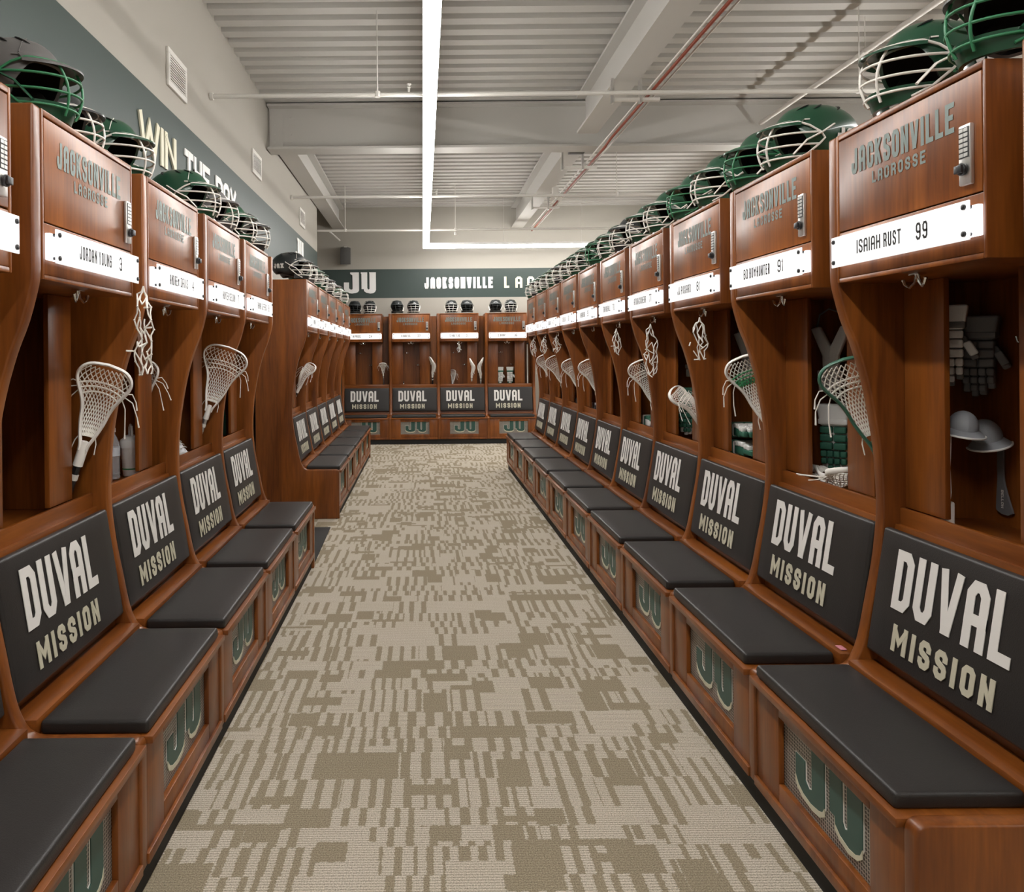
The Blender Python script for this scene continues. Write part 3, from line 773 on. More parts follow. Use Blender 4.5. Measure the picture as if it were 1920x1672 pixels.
for i in range(10):
    w_ = 'cherry wood locker lettered 99 on its lit plate, nearest in right row' if i == 0 else 'cherry wood locker lettered 91 on its lit plate, second in right row' if i == 1 else \
        'cherry wood locker with bench, last of the right row by back wall' if i == 9 else 'cherry wood locker with bench, %s from the front in right row' % ORD[i]
    locker('R', i, w_, 'lockers along the right side', rn[i][0], rn[i][1], nearest_end=(i == 0))
ln = {-1: ('', ''), 0: ('JORDAN YOUNG', '3'), 1: ('ANDREW DAVIS', '4'), 2: ('HUNTER SELDIN', '7'), 3: ('THOMAS JEFFERS', '8')}
ll = {-1: 'cherry wood locker cut off by the left edge of the photo', 0: 'cherry wood locker lettered 3 on its lit plate in left row', 1: 'cherry wood locker lettered 4 on its lit plate in left row',
      2: 'cherry wood left locker between the one lettered 4 and the row end', 3: 'cherry wood locker ending the near left row beside the floor mat'}
for i in range(-1, 4): locker('L', i, ll[i], 'lockers of the near left row', *ln[i], far_end=(i == 3))
bl = ['first cherry wood locker of far left block with exposed end panel', 'second cherry wood locker of the far left block', 'third and middle cherry wood locker of the far left block', 'fourth cherry wood locker of the far left block', 'last cherry wood locker of the far left block by the corner']
bnm = [('R MOORE', '12'), ('D SCOTT', '14'), ('K ADAMS', '17'), ('L FROST', '19'), ('B TODD', '21')]
for i in range(5):
    t = locker('B', i, bl[i], 'lockers of the far left block', *bnm[i], far_end=(i == 4))
    if i == 0:   # exposed end panel reaches the floor
        [q for q in t.children if q.name.startswith('side_panel')][0].data = ME['end_panel']
for i, lab in enumerate(['back wall locker half hidden behind the far left block', 'back wall locker second from the left, below dark and white caged helmets', 'back wall locker third from the left', 'rightmost back wall locker beside the right row']):
    locker('K', i-1, lab, 'lockers along the back wall', ['N PRICE', 'O CARTER', 'S WALTERS', 'E GRANT'][i], ['24', '27', '31', '36'][i], far_end=(i == 3))
for o in [c2 for c1 in proto.children for c2 in c1.children]+list(proto.children)+[proto]: bpy.data.objects.remove(o)   # the pattern itself is not part of the room

# ------------------------------------------------------------------ helmets (metres; front faces local -y)
HC = .122
def hs_pt(a, e, k=1.0):
    rx = .108*k; ry = (.124 if math.cos(a) > 0 else .165)*k; rz = (.108 if e > 0 else .105)*k
    ce = abs(math.cos(e))**.86
    return Vector((rx*ce*math.sin(a), -ry*ce*math.cos(a), HC+rz*math.sin(e)))
def ebot(a):
    d = abs(math.degrees(a))
    pts = [(0, 16), (42, 14), (58, -8), (72, -44), (95, -50), (125, -34), (150, -40), (180, -44)]
    for (p, u), (q, v) in zip(pts, pts[1:]):
        if d <= q: return math.radians(u+(v-u)*(d-p)/(q-p))
    return math.radians(-44)
def shell_fn(k, ridges=True):
    def f(u, v):
        a = -PI+2*PI*u; e = PI/2+(ebot(a)-PI/2)*v
        kk = k
        if ridges: kk *= 1+.016*max(0, math.cos(3*a))*math.sin(PI*min(1, v*1.1))**2+.010*(v > .9)
        return hs_pt(a, e, kk)
    return f

def helmet_meshes(shellm, cagem, guardm):
    mb = MB(); mb.cur = 0
    mb.grid(shell_fn(1.0), 48, 14)
    mb.cur = 1; mb.grid(shell_fn(.93, False), 36, 10)
    fo = shell_fn(1.0); fi = shell_fn(.93, False)
    mb.cur = 0
    n = 48; vs = [fo(i/n, 1) for i in range(n+1)]+[fi(i/n, 1) for i in range(n+1)]
    mb.add(vs, [(i, i+1, n+2+i, n+1+i) for i in range(n)])
    mb.cur = 1    # vent slots on the crown
    for sx in (-1, 1):
        for a, e in ((.9, 52), (1.5, 50), (2.2, 46)):
            p = [hs_pt(sx*(a-.22+.11*k), math.radians(e-6+5*k), 1.012) for k in range(5)]
            mb.tube(p, [.001, .006, .007, .006, .001], 6, flat=.35)
    shell = mb.mesh('shell', [shellm, 'liner'], 1.0, smooth=45)
    def visor(th):
        def f(u, v):
            a = -1.02+2.04*u
            p = hs_pt(a, math.radians(20-6*v), 1.01)
            q = Vector((math.sin(a)*.35, -math.cos(a), 0))
            return p + q*(.058*v*math.cos(a*.9)) + Vector((0, 0, -.010*v*v+.004-th))
        return f
    vis = MB().sheet(visor(0), 18, 4, visor(.005)).mesh('visor', shellm, 1.0, smooth=50)
    tr = MB().tube([hs_pt(-1.15+2.3*k/16, math.radians(23-4*abs(k-8)/8), 1.022) for k in range(17)], .0022, 6)
    tr.tube([hs_pt(-1.0+.02*0, math.radians(24), 1.02), hs_pt(-.9, math.radians(45), 1.02), hs_pt(-.6, math.radians(66), 1.02)], .0016, 5)
    trim = tr.mesh('trim', cagem if cagem == 'cage_white' else shellm, 1.0, smooth=60)
    # face cage
    def cp(a, z):
        g = .030+.030*math.sin(PI*min(max((z-.0)/.17, 0), 1))
        return Vector((.110*math.sin(a)*(1 if abs(a) < 1.5 else 1.0), -(.112+g)*math.cos(a)-.004, z))
    cg = MB()
    for z, amax in ((.150, 1.0), (.112, 1.48), (.072, 1.45), (.034, 1.15)):
        cg.tube([cp(-amax+2*amax*k/16, z) for k in range(17)], .0036, 7)
    for a0, a1 in ((-.42, -.22), (.42, .22)):
        cg.tube([cp(a0+(a1-a0)*k/10, .150-.134*k/10) for k in range(11)], .0036, 7)
    for sx in (-1, 1):
        cg.tube([cp(sx*1.0, .150), cp(sx*1.25, .135), cp(sx*1.48, .112), cp(sx*1.56, .092), cp(sx*1.45, .072), cp(sx*1.15, .034), cp(sx*.8, .014)], .0036, 7)
    cage = cg.mesh('face_cage', cagem, 1.0, smooth=60)
    def chin(k):
        def f(u, v):
            a = -1.25+2.5*u; z = .004+.040*v
            p = cp(a, z); return Vector((p.x*k, p.y*k+(.004 if k < 1 else 0), z+.002))
        return f
    guard = MB().sheet(chin(.97), 20, 3, chin(.90)).mesh('chin_guard', guardm, 1.0, smooth=50)
    bars = []
    for sx in (-1, 1):
        br = MB().tube([hs_pt(sx*1.72, math.radians(8), 1.03), hs_pt(sx*1.45, math.radians(-6), 1.06), cp(sx*1.2, .085)+Vector((sx*.006, 0, 0)), cp(sx*.9, .04)+Vector((sx*.006, 0, 0))], .008, 8, flat=.4)
        bars.append(br.mesh('jaw_strap', guardm if guardm != shellm else 'cage_white', 1.0, smooth=60))
    lets = []
    for sx in (-1, 1):
        sl = MB()
        def mp(u, v, d, sx=sx):
            a = sx*(1.85+u); return hs_pt(a if sx > 0 else a, v, 1.035+d)
        qs = text_quads('JAX', .62, .34, .085, split=4)
        # reading direction runs front to back on the wearer's left, back to front on the right
        letters(sl, qs, (lambda u, v, d: hs_pt(1.80+u, -.30+v, 1.036+d)) if sx > 0 else (lambda u, v, d: hs_pt(-(1.80+.62-u), -.30+v, 1.036+d)))
        lets.append(sl.mesh('lettering', 'print_white', 1.0, smooth=0))
    pads = []
    for sx in (-1, 1):
        pad = MB().lathe([(.0, -.004), (.032, 0), (.034, .010), (.02, .016)], 14, (sx*.082, -.005, .085), frame_rot((sx*-1, 0, 0), (0, 1, 0)))
        pads.append(pad.mesh('ear_pad', 'liner', 1.0))
    return dict(shell=shell, visor=vis, trim=trim, face_cage=cage, chin_guard=guard, jaw_strap=bars, lettering=lets, ear_pad=pads)
HV = {'gw': helmet_meshes('h_green', 'cage_white', 'h_green'), 'gg': helmet_meshes('h_green', 'cage_green', 'h_green'), 'kw': helmet_meshes('h_black', 'cage_white', 'h_black'),
      'yg': helmet_meshes('h_grey', 'cage_green', 'h_green'), 'kd': helmet_meshes('h_black', 'cage_dark', 'h_black'), 'yw': helmet_meshes('h_grey', 'cage_white', 'h_grey')}
HP = {}
TOPZ = 2.672
def helmet(kind, row, i, x, y, label, group, turn=0.0, tilt=0.0, s=1.05):
    loc, r = at(row, i, x, y, TOPZ)
    loc.z += .004
    if kind not in HP:
        t = bpy.data.objects.new('lacrosse_helmet', None); COL.objects.link(t)
        for k in ('shell', 'visor', 'trim', 'face_cage', 'chin_guard', 'jaw_strap', 'lettering', 'ear_pad'):
            for me_ in (HV[kind][k] if isinstance(HV[kind][k], list) else [HV[kind][k]]): link(k, me_, t)
        HP[kind] = t
    else: t = copy_tree(HP[kind])
    t.location = loc; t.rotation_euler = (tilt, 0, r+turn); t.scale = (s, s, s)
    t['label'] = label; t['category'] = 'helmet'; t['group'] = group
    return t
GR = 'helmets on the right lockers'
helmet('yg', 'R', 0, .79, .19, 'dark helmet with green wire cage at the near right corner', GR, .10)
helmet('gw', 'R', 0, .34, .19, 'green helmet with white cage on the right locker lettered 99', GR, .06)
helmet('gw', 'R', 1, .42, .22, 'green helmet with white cage on the locker lettered 91', GR, .02)
helmet('gg', 'R', 1, .02, .21, 'green caged helmet at the far side of the locker lettered 91', GR, .10)
kinds = ['gw', 'gg', 'gw', 'gw', 'kw', 'gw', 'gg', 'gw', 'gw', 'gw', 'kw', 'gw', 'gw', 'gw', 'kw', 'gw']
nm = {'gw': 'green helmet with white cage', 'gg': 'green helmet with green cage', 'kw': 'black helmet with white cage'}
q = 0
for i in range(2, 10):
    for j, lx in enumerate((.56, .10)):
        k = kinds[q]; q += 1
        helmet(k, 'R', i, lx+random.uniform(-.02, .02), .20, '%s, %s of two on %s right locker' % (nm[k], ('nearer', 'farther')[j], ORD[i]), GR, random.uniform(-.12, .14))
GL = 'helmets on the near left lockers'
helmet('yg', 'L', 0, .30, .21, 'grey helmet with green cage at the near left edge', GL, -.10)
helmet('kw', 'L', 0, .80, .34, 'dark helmet with white cage on left locker lettered 3', GL, -.05)
helmet('gw', 'L', 1, .24, .27, 'green helmet with white cage at near end of left locker lettered 4', GL, -.12)
helmet('gw', 'L', 2, .29, .22, 'green helmet beneath the white slogan letters on third left locker', GL, -.10)
helmet('yw', 'L', 2, .78, .22, 'grey helmet with white cage on the third left locker', GL, -.2)
helmet('gw', 'L', 3, .34, .22, 'green helmet at the near end of the last near left locker', GL, -.05)
helmet('kw', 'L', 3, .74, .2, 'black helmet with white cage at the end of near left row', GL, -.05)
GB = 'helmets on the far left block'
for q, (i, lx, k, lab) in enumerate([(0, .18, 'kw', 'black helmet with white side letters above the exposed end panel'), (0, .62, 'yw', 'grey helmet behind the black one on the far left block'),
        (1, .22, 'gw', 'green helmet on the second locker of far left block, nearer'), (1, .64, 'gw', 'green helmet on the second locker of far left block, farther'),
        (2, .4, 'kw', 'black helmet on the third locker of far left block'), (3, .35, 'yw', 'grey helmet on the fourth locker of far left block'), (4, .4, 'gw', 'green helmet on last locker of far left block')]):
    helmet(k, 'B', i, lx, .20, lab, GB, -.05)
GK = 'helmets on the back wall lockers'
for px, k, tn, lab in [(666, 'kd', .3, 'dark caged helmet half hidden at the left of the back wall'), (694, 'kw', .1, 'white caged helmet on the leftmost back wall locker'), (745, 'kd', .25, 'dark caged helmet, left of pair on second back locker'),
        (776, 'kw', .0, 'white caged helmet, right of pair on second back locker'), (847, 'kw', -.1, 'white caged helmet, left of pair on third back locker'), (876, 'kd', .1, 'dark caged helmet, right of pair on third back locker'),
        (930, 'kd', -.3, 'dark caged helmet, left of pair on rightmost back locker'), (958, 'kw', -.15, 'white caged helmet, right of pair on rightmost back locker')]:
    xx = (px-793.5)/1435.2*16.02
    helmet(k, 'K', 0, xx-XK, .16, lab, GK, tn*.5, 0, .92)

# ------------------------------------------------------------------ lacrosse sticks (metres; head up +z, open face -y, throat at the origin)
HALF = [(.012, -.02), (.014, .0), (.026, .035), (.037, .075), (.044, .115), (.055, .150), (.072, .185), (.084, .215), (.084, .240), (.070, .262), (.045, .275), (.0, .281)]
def head_outline(wk=1.0, hk=1.0):
    R_ = smooth_poly(HALF, 3)
    L_ = [(-x, z) for x, z in reversed(R_[:-1])]
    return [(x*wk, z*hk) for x, z in R_+L_]
def head_y(z): # the rim sweeps forward at the scoop, pocket hangs behind
    return -.028*max(0, (z-.13)/.15)**1.5 + .018*math.sin(PI*min(max(z/.2, 0), 1))
def stick_meshes(rimm, shaftm, accent, wk=1.0, hk=1.0, shaft=.60, tape=True):
    O = head_outline(wk, hk)
    rim = MB()
    rim.tube([(x, head_y(z/hk), z) for x, z in O], .0055, 8, up=(0, 1, 0), flat=2.1)
    rim.tube([(0, .004, -.075), (0, .004, -.02), (0, .004, .01)], [.0165, .0165, .011], 10)
    # lower sidewall ribs
    rim.tube([(x*.96, head_y(z/hk)+.022, z) for x, z in O if z < .20*hk and x > 0], .0035, 6)
    rim.tube([(x*.96, head_y(z/hk)+.022, z) for x, z in O if z < .20*hk and x < 0], .0035, 6)
    net = MB(); R_ = smooth_poly(HALF, 3)
    def width(z):
        for (xa, za), (xb, zb) in zip(R_, R_[1:]):
            if za <= z <= zb+1e-9: return xa+(xb-xa)*(z-za)/max(zb-za, 1e-6)
        return 0.0
    def sp(u, v):
        z = .022+v*(.262-.022); w_ = width(z)*.95
        b = (1-abs(u)**2.4)*math.sin(PI*min(1, .12+v*.86))
        return Vector((u*w_*wk, head_y(z)+.012+.035*b, z*hk))
    nu, nv = 10, 18
    def node(i, j): return sp(max(-1, min(1, (i+(.5 if j % 2 else 0))/nu*2-1)), j/nv)
    for j in range(nv):
        net.cur = 1 if (accent and j in (10, 11)) else 0
        for i in range(nu+1):
            p = node(i, j)
            for di in ((0, -1) if j % 2 == 0 else (0, 1)):
                if 0 <= i+di <= nu:
                    qd = node(i+di, j+1)
                    if (qd-p).length > .002: net.tube([p, qd], .0019 if net.cur == 0 else .0032, 4)
    net.cur = 1 if accent else 0
    for vv in (.58, .66, .73):   # shooting strings
        net.tube([sp(-1+2*k/12, vv+.06*(1-(2*k/12-1)**2)) for k in range(13)], .0032, 5)
    net.cur = 0
    rnd = random.Random(3)
    for sx in (-1, 1):           # loose string ends
        for k in range(3):
            p = sp(sx*.98, .72-.03*k); d = Vector((sx*(.02+.02*rnd.random()), .02*rnd.random()-.01, -.02*k))
            net.tube([p, p+d+Vector((0, 0, .006)), p+d*1.8+Vector((0, 0, -.01-.02*rnd.random())), p+d*2.2+Vector((0, 0, -.045))], [.002, .002, .002, .003], 5)
        p = sp(sx*.9, .05); net.tube([p, p+Vector((sx*.012, -.004, -.03)), p+Vector((sx*.016, -.004, -.065))], .0019, 5)
    sh = MB(); sh.tube([(0, .004, -.04), (0, .004, -shaft)], .0125, 8)
    tp = MB(); tp.lathe([(.0142, -.125), (.0142, -.105)], 10, (0, .004, 0))
    return dict(head=rim.mesh('head', rimm, 1.0, smooth=50), net=net.mesh('net', ['net', accent or 'net'], 1.0, smooth=60), shaft=sh.mesh('shaft', shaftm, 1.0), grip_tape=tp.mesh('grip_tape', 'tape', 1.0))
SV = {'w': stick_meshes('head_white', 'shaft_black', None), 'wg': stick_meshes('head_white', 'shaft_silver', 'net_green'), 'g': stick_meshes('head_green', 'shaft_black', None),
      'goal': stick_meshes('head_white', 'shaft_silver', None, 1.5, 1.32), 'ws': stick_meshes('head_white', 'shaft_silver', None), 'wsh': stick_meshes('head_white', 'shaft_silver', None, shaft=.40), 'wst': stick_meshes('head_white', 'shaft_silver', None, shaft=.145)}
SP = {}
def stick(kind, throat, tip, face, label, group, s=1.0):
    """throat and tip are world points; face is the direction the open side looks to"""
    if kind not in SP:
        t = bpy.data.objects.new('lacrosse_stick', None); COL.objects.link(t)
        for k in ('head', 'net', 'shaft', 'grip_tape'): link(k, SV[kind][k], t)
        SP[kind] = t
    else: t = copy_tree(SP[kind])
    z = (Vector(tip)-Vector(throat)).normalized(); f = Vector(face); y = -(f-z*f.dot(z)).normalized(); x = y.cross(z)
    Rm = Matrix((x, y, z)).transposed()
    t.matrix_world = Matrix.LocRotScale(Vector(throat), Rm, Vector((s, s, s)))
    t['label'] = label; t['category'] = 'lacrosse stick'; t['group'] = group
    return t
def row_stick(kind, row, i, x, y, z, dx, dy, dz, fx, fy, label, group, s=1.0):
    p, r = at(row, i, x, y, z); tp, _ = at(row, i, x+dx, y+dy, z+dz)
    c_, s_ = math.cos(r), math.sin(r)
    return stick(kind, p, tp, (fx*c_-fy*s_, fx*s_+fy*c_, 0), label, group, s)
GS = 'lacrosse sticks in the right lockers'
row_stick('g', 'R', 1, .915, .232, 1.43, -.008, -.115, .33, 1, -.5, 'green headed lacrosse stick leaning in the locker lettered 91', GS, 1.03)
row_stick('wg', 'R', 2, .915, .232, 1.44, -.006, -.115, .33, 1, -.45, 'white stick with green strings in the third right locker', GS, 1.03)
row_stick('wsh', 'R', 3, .922, .215, 1.34, .0, -.22, .33, -.7, -.72, 'white stick seen edge on in the fourth right locker', GS, .78)
row_stick('w', 'R', 4, .915, .232, 1.40, -.006, -.115, .33, 1, -.4, 'white netted stick leaning in the fifth right locker', GS, 1.03)
row_stick('w', 'R', 6, .915, .232, 1.39, -.006, -.115, .33, 1, -.35, 'white netted stick leaning in the seventh right locker', GS, 1.03)
row_stick('ws', 'R', 7, .915, .232, 1.39, -.006, -.115, .33, 1, -.35, 'white netted stick leaning in the eighth right locker', GS, 1.03)
row_stick('goal', 'R', 8, .918, .232, 1.40, -.004, -.12, .33, 1, -.15, 'wide white goalkeeper stick in the ninth right locker', GS, .85)
row_stick('w', 'R', 9, .915, .225, 1.45, -.004, -.12, .33, 1, -.3, 'white stick with loose strings in last right locker', GS)
GS2 = 'lacrosse sticks in the left lockers'
row_stick('w', 'L', 0, .895, .235, 1.43, -.0, -.11, .33, -1, -.32, 'white netted stick on a black taped shaft in left locker lettered 3', GS2, 1.02)
row_stick('w', 'L', 1, .908, .38, 1.46, -.0, -.03, .33, -1, -.05, 'stick mostly hidden behind the post of left locker lettered 4', GS2, .95)
row_stick('goal', 'L', 2, .91, .235, 1.46, -.0, -.115, .33, -1, -.1, 'large white goalkeeper stick in the third near left locker', GS2, .92)
row_stick('w', 'B', 0, .888, .225, 1.44, -.0, -.16, .33, .7, -.72, 'white stick seen edge on in the far left block', GS2, .86)
GS3 = 'lacrosse sticks in the back wall lockers'
row_stick('ws', 'K', -1, .870, .205, 1.44, -.004, -.17, .33, 0, -1, 'white netted stick between the two leftmost back wall lockers', GS3, .68)
row_stick('w', 'K', 0, .90, .235, 1.43, -.005, -.11, .33, -1, -.3, 'white stick between the second and third back wall lockers', GS3, .95)
row_stick('wst', 'K', 1, .72, .14, 1.41, -.0, -.14, .33, -1, -.2, 'white stick propped on the ledge left of the rightmost back wall locker', GS3, .9)
row_stick('ws', 'K', 1, .925, .235, 1.40, .0, -.085, .33, 1, -.25, 'white stick standing in the slot left of rightmost back wall locker', GS3, .95)
pole = MB().tube([(0, 0, 0), (0, 0, 1.06)], .011, 10).mesh('shaft', 'tape', 1.0)
pp = thing('spare_shaft', 'bare white shaft standing at the right end of back wall', 'lacrosse shaft', at('K', 2, .915, .32, .621)[0])
link('tube', pole, pp); link('end_cap', MB().lathe([(.012, 1.06), (.013, 1.075), (.008, 1.085)], 10).mesh('end_cap', 'dark_plastic', 1.0), pp)

# ------------------------------------------------------------------ bundles of spare net hanging from the hooks
def bundle_mesh(seed, L_, wd):
    rnd = random.Random(seed); mb = MB()
    n = max(3, int(L_/.035)); rows = []
    for j in range(n+1):
        f = j/n; w_ = wd*(.25+.75*math.sin(PI*min(1, .15+f*.7)))
        rows.append([Vector((-w_/2+w_*k/3+rnd.uniform(-.008, .008), rnd.uniform(-.016, .016), -.03-L_*f+rnd.uniform(-.008, .008))) for k in range(4)])
    for j in range(n):
        for k in range(4):
            for dk in (0, 1 if j % 2 else -1):
                if 0 <= k+dk < 4 and rnd.random() > .12:
                    a, b = rows[j][k], rows[j+1][k+dk]
                    mb.tube([a, (a+b)/2+Vector((rnd.uniform(-.006, .006), rnd.uniform(-.006, .006), 0)), b], .0026, 5)
                    mb.lathe([(.001, -.004), (.0045, 0), (.001, .004)], 6, b)
    for k in range(4): mb.tube([(0, 0, .0), (rows[0][k].x*.3, 0, -.02), rows[0][k]], .0026, 5)
    for k in range(7):
        p = rows[rnd.randint(1, n)][rnd.randint(0, 3)]; d = Vector((rnd.uniform(-.03, .03), rnd.uniform(-.02, .02), rnd.uniform(-.02, .004)))
        mb.tube([p, p+d], [.0026, .0032], 5)
    return mb.mesh('net_bundle', 'net', 1.0, smooth=60)
def bundle(row, i, x, y, z, seed, L_, wd, label):
    p, r = at(row, i, x, y, z)
    return thing('net_bundle', label, 'spare netting', p, (0, 0, .2), 'hanging bundles of spare netting', bundle_mesh(seed, L_, wd))
bundle('L', 0, .86, -.05, 2.135, 1, .27, .055, 'tangle of white netting hanging from lit plate lettered 3')
bundle('R', 2, .46, .03, 2.03, 2, .17, .075, 'tangle of white netting hanging in the third right locker')
bundle('R', 3, .46, .03, 2.03, 3, .25, .075, 'long tangle of white netting hanging in the fourth right locker')
bundle('R', 4, .46, .03, 2.03, 4, .13, .06, 'short tangle of white netting hanging in the fifth right locker')
bundle('R', 7, .46, .03, 2.04, 5, .12, .08, 'tangle of white netting hanging in the eighth right locker')
bundle('R', 8, .46, .03, 2.04, 6, .13, .06, 'tangle of white netting hanging in the ninth right locker')
bundle('R', 9, .46, .03, 2.04, 7, .16, .07, 'tangle of white netting hanging in the last right locker')
bundle('K', 1, .46, .03, 2.04, 8, .10, .05, 'tangle of white netting hanging in the third back wall locker')

# ------------------------------------------------------------------ gloves, pads, caps
def glove(label, loc, rot, m0, m1, group='gloves in the lockers', s=1.0, m2=None):
    """fingers point to -z, back of the hand faces -y"""
    t = thing('lacrosse_glove', label, 'glove', loc, rot, group); t.scale = (s, s, s)
    hb = MB()
    def seg(mb, x0, x1, y0, y1, z0, z1): mb.box(x0, x1, y0, y1, z0, z1)
    hand = MB(); seg(hand, -.045, .045, -.018, .022, -.095, .0)
    for k in range(4):
        xa = -.046+k*.0235; ln = (.085, .100, .094, .072)[k]
        seg(hand, xa, xa+.021, -.010, .014, -.095-ln, -.090)
    hand.obox((.060, .004, -.060), (.024, .028, .085), Matrix.Rotation(-.5, 3, 'Y'))
    link('hand', hand.mesh('hand', m1, 1.0, bevel=.006, seg=3), t)
    rolls = MB()
    for k in range(4):
        xa = -.047+k*.0235
        seg(rolls, xa, xa+.0225, -.030, -.008, -.122, -.096)
        seg(rolls, xa+.001, xa+.0215, -.027, -.006, -.150, -.125)
        if k in (1, 2): seg(rolls, xa+.001, xa+.0215, -.024, -.006, -.176, -.153)
    for z0, z1 in ((-.028, -.002), (-.060, -.032), (-.092, -.064)):
        seg(rolls, -.047, -.002, -.036, -.014, z0, z1); seg(rolls, .002, .047, -.036, -.014, z0, z1)
    rolls.obox((.066, -.020, -.062), (.026, .018, .05), Matrix.Rotation(-.5, 3, 'Y'))
    link('roll_padding', rolls.mesh('roll_padding', m0, 1.0, bevel=.006, seg=3), t)
    cuff = MB(); cuff.prism([(-.048, 0), (.048, 0), (.062, .085), (-.062, .085)], lambda p, q, a: (p, a, q), -.034, .030)
    link('cuff', cuff.mesh('cuff', m2 or m0, 1.0, bevel=.010, seg=3), t)
    link('wrist_strap', MB().box(-.053, .053, -.038, .034, .006, .028).mesh('wrist_strap', m1, 1.0, bevel=.005), t)
    return t
def lp(row, i, x, y, z): return at(row, i, x, y, z)[0]
RZ = -PI/2
glove('pale grey padded glove hanging in the locker lettered 99, nearer the opening post', lp('R', 0, .165, .362, 1.895), (0, 0, RZ+.9), 'pad_grey', 'pad_dark', s=.86)
glove('dim grey padded glove hanging at the back of locker lettered 99', lp('R', 0, .165, .486, 1.855), (0, 0, RZ+.75), 'pad_dark', 'pad_dark', s=.84)
def cap(label, loc, rot, s=1.0):
    t = thing('visor_cap', label, 'cap', loc, rot, 'grey caps in the right locker'); t.scale = (s, s, s)
    def crown(k):
        def f(u, v):
            a = 2*PI*u; e = PI/2*v
            return Vector((.082*k*math.sin(a)*math.cos(PI/2-e*1.0), -.098*k*math.cos(a)*math.cos(PI/2-e), .098*k*math.sin(PI/2-e)))
        return f
    link('crown', MB().sheet(crown(1), 28, 8, crown(.96)).mesh('crown', 'cap_grey', 1.0, smooth=60), t)
    def brim(th):
        def f(u, v):
            a = -1.15+2.3*u; r = .092+.072*v*math.cos(a*.85)
            return Vector((r*math.sin(a)*.9, -r*math.cos(a)-.004, -.012*v+.02*v*math.sin(a)**2*-1-th))
        return f
    link('brim', MB().sheet(brim(0), 20, 4, brim(.004)).mesh('brim', 'cap_grey', 1.0, smooth=60), t)
    f = brim(.002); link('brim_edge', MB().tube([f(k/20, 1) for k in range(21)], .0065, 6).mesh('brim_edge', 'pad_white', 1.0), t)
    return t
cap('grey cap with white edged brim hooked in locker lettered 99, nearer the post', lp('R', 0, .205, .392, 1.53), (.3, .1, RZ+1.25), .46)
cap('grey cap with white edged brim hooked at the back of locker lettered 99', lp('R', 0, .175, .50, 1.49), (.35, -.2, RZ+1.1), .5)
ln1 = thing('lanyard', 'white strap ending in a white block beside the post of locker lettered 99', 'strap', lp('R', 0, .215, .325, 1.151), (0, 0, RZ))
link('block', MB().box(-.016, .016, -.012, .012, .001, .075).mesh('block', 'white_plastic', 1.0, bevel=.006, seg=3), ln1)
link('strap', MB().tube([(0, 0, .072), (.003, .002, .10), (-.004, .004, .17), (-.006, .01, .26)], .008, 6, flat=.3).mesh('strap', 'pad_grey', 1.0), ln1)
ln2 = thing('equipment_strap', 'dark grey strap with rounded end hanging low in locker lettered 99', 'strap', lp('R', 0, .165, .561, 1.44), (0, 0, RZ))
def st(th):
    def f(u, v):
        w_ = (.011+.024*max(0, (v-.45)/.55)**1.2)*(1 if v < .93 else math.sqrt(max(0.02, 1-((v-.93)/.075)**2)))
        return Vector(((2*u-1)*w_+.018*v, th-.006*math.sin(v*3), -.19*v))
    return f
link('strap', MB().sheet(st(0), 4, 20, st(.006)).mesh('strap', 'pad_dark', 1.0, smooth=50), ln2)
mbt = MB(); letters(mbt, text_quads('BELLON', .052, .0095, .0022), lambda u, v, d: (.0135+v, -.0075-d, -.118-u))
link('lettering', mbt.mesh('lettering', 'print_white', 1.0, smooth=0), ln2)
# Y-shaped grey pad in the locker lettered 91
def arm_pad(label, loc, rot, m0, m1, s=1.0):
    t = thing('arm_pad', label, 'arm pad', loc, rot, 'arm pads in the lockers'); t.scale = (s, s, s)
    a = MB()
    a.prism([(-.085, .14), (-.045, .15), (.0, .06), (.045, .15), (.085, .145), (.035, .02), (.033, -.04), (-.033, -.04), (-.035, .02)], lambda p, q, d: (p, d, q), -.012, .012)
    link('yoke', a.mesh('yoke', m0, 1.0, bevel=.007, seg=3), t)
    b = MB().box(-.055, .045, -.016, .014, -.075, -.043)
    link('band', b.mesh('band', m0, 1.0, bevel=.006, seg=3), t)
    f = MB()
    for k in range(3): f.box(-.050+k*.032, -.024+k*.032, -.014, .012, -.135+.01*(k == 2), -.078)
    link('tab', f.mesh('tab', m0, 1.0, bevel=.006, seg=3), t)
    link('hanging_cord', MB().tube([(-.06, 0, .145), (-.05, .004, .20), (-.01, .006, .225), (.03, .006, .21), (.055, .0, .15)], .004, 6).mesh('hanging_cord', m1, 1.0), t)
    return t
arm_pad('grey Y shaped arm pad hanging in the locker lettered 91', lp('R', 1, .165, .45, 1.77), (0, 0, RZ+.6), 'pad_grey', 'pad_dark', .9)
glove('green and white glove standing on its cuff behind the green stick', lp('R', 1, .165, .468, 1.435), (0, 0, RZ+.8), 'pad_green', 'pad_white', s=1.0, m2='pad_white')
glove('white and green glove lying on the shelf of third right locker', lp('R', 2, .22, .395, 1.204), (-PI/2, 0, RZ+PI/2), 'pad_white', 'pad_green', s=1.1)
glove('white glove end lying on top of another in third right locker', lp('R', 2, .20, .40, 1.315), (-PI/2, .0, RZ+PI/2-.15), 'pad_white', 'pad_green', s=1.05)
glove('green and white glove hanging on the hook of fourth right locker', lp('R', 3, .175, .40, 1.435), (0, 0, RZ+.8), 'pad_green', 'pad_white', s=1.0)
glove('pale green glove lying on the shelf of fifth right locker', lp('R', 4, .24, .40, 1.203), (-PI/2, 0, RZ+PI/2), 'pad_green', 'pad_white', s=1.15)
arm_pad('pale grey arm pad hanging high in third right locker', lp('R', 2, .165, .45, 1.77), (0, 0, RZ+.6), 'pad_grey', 'pad_dark', .9)
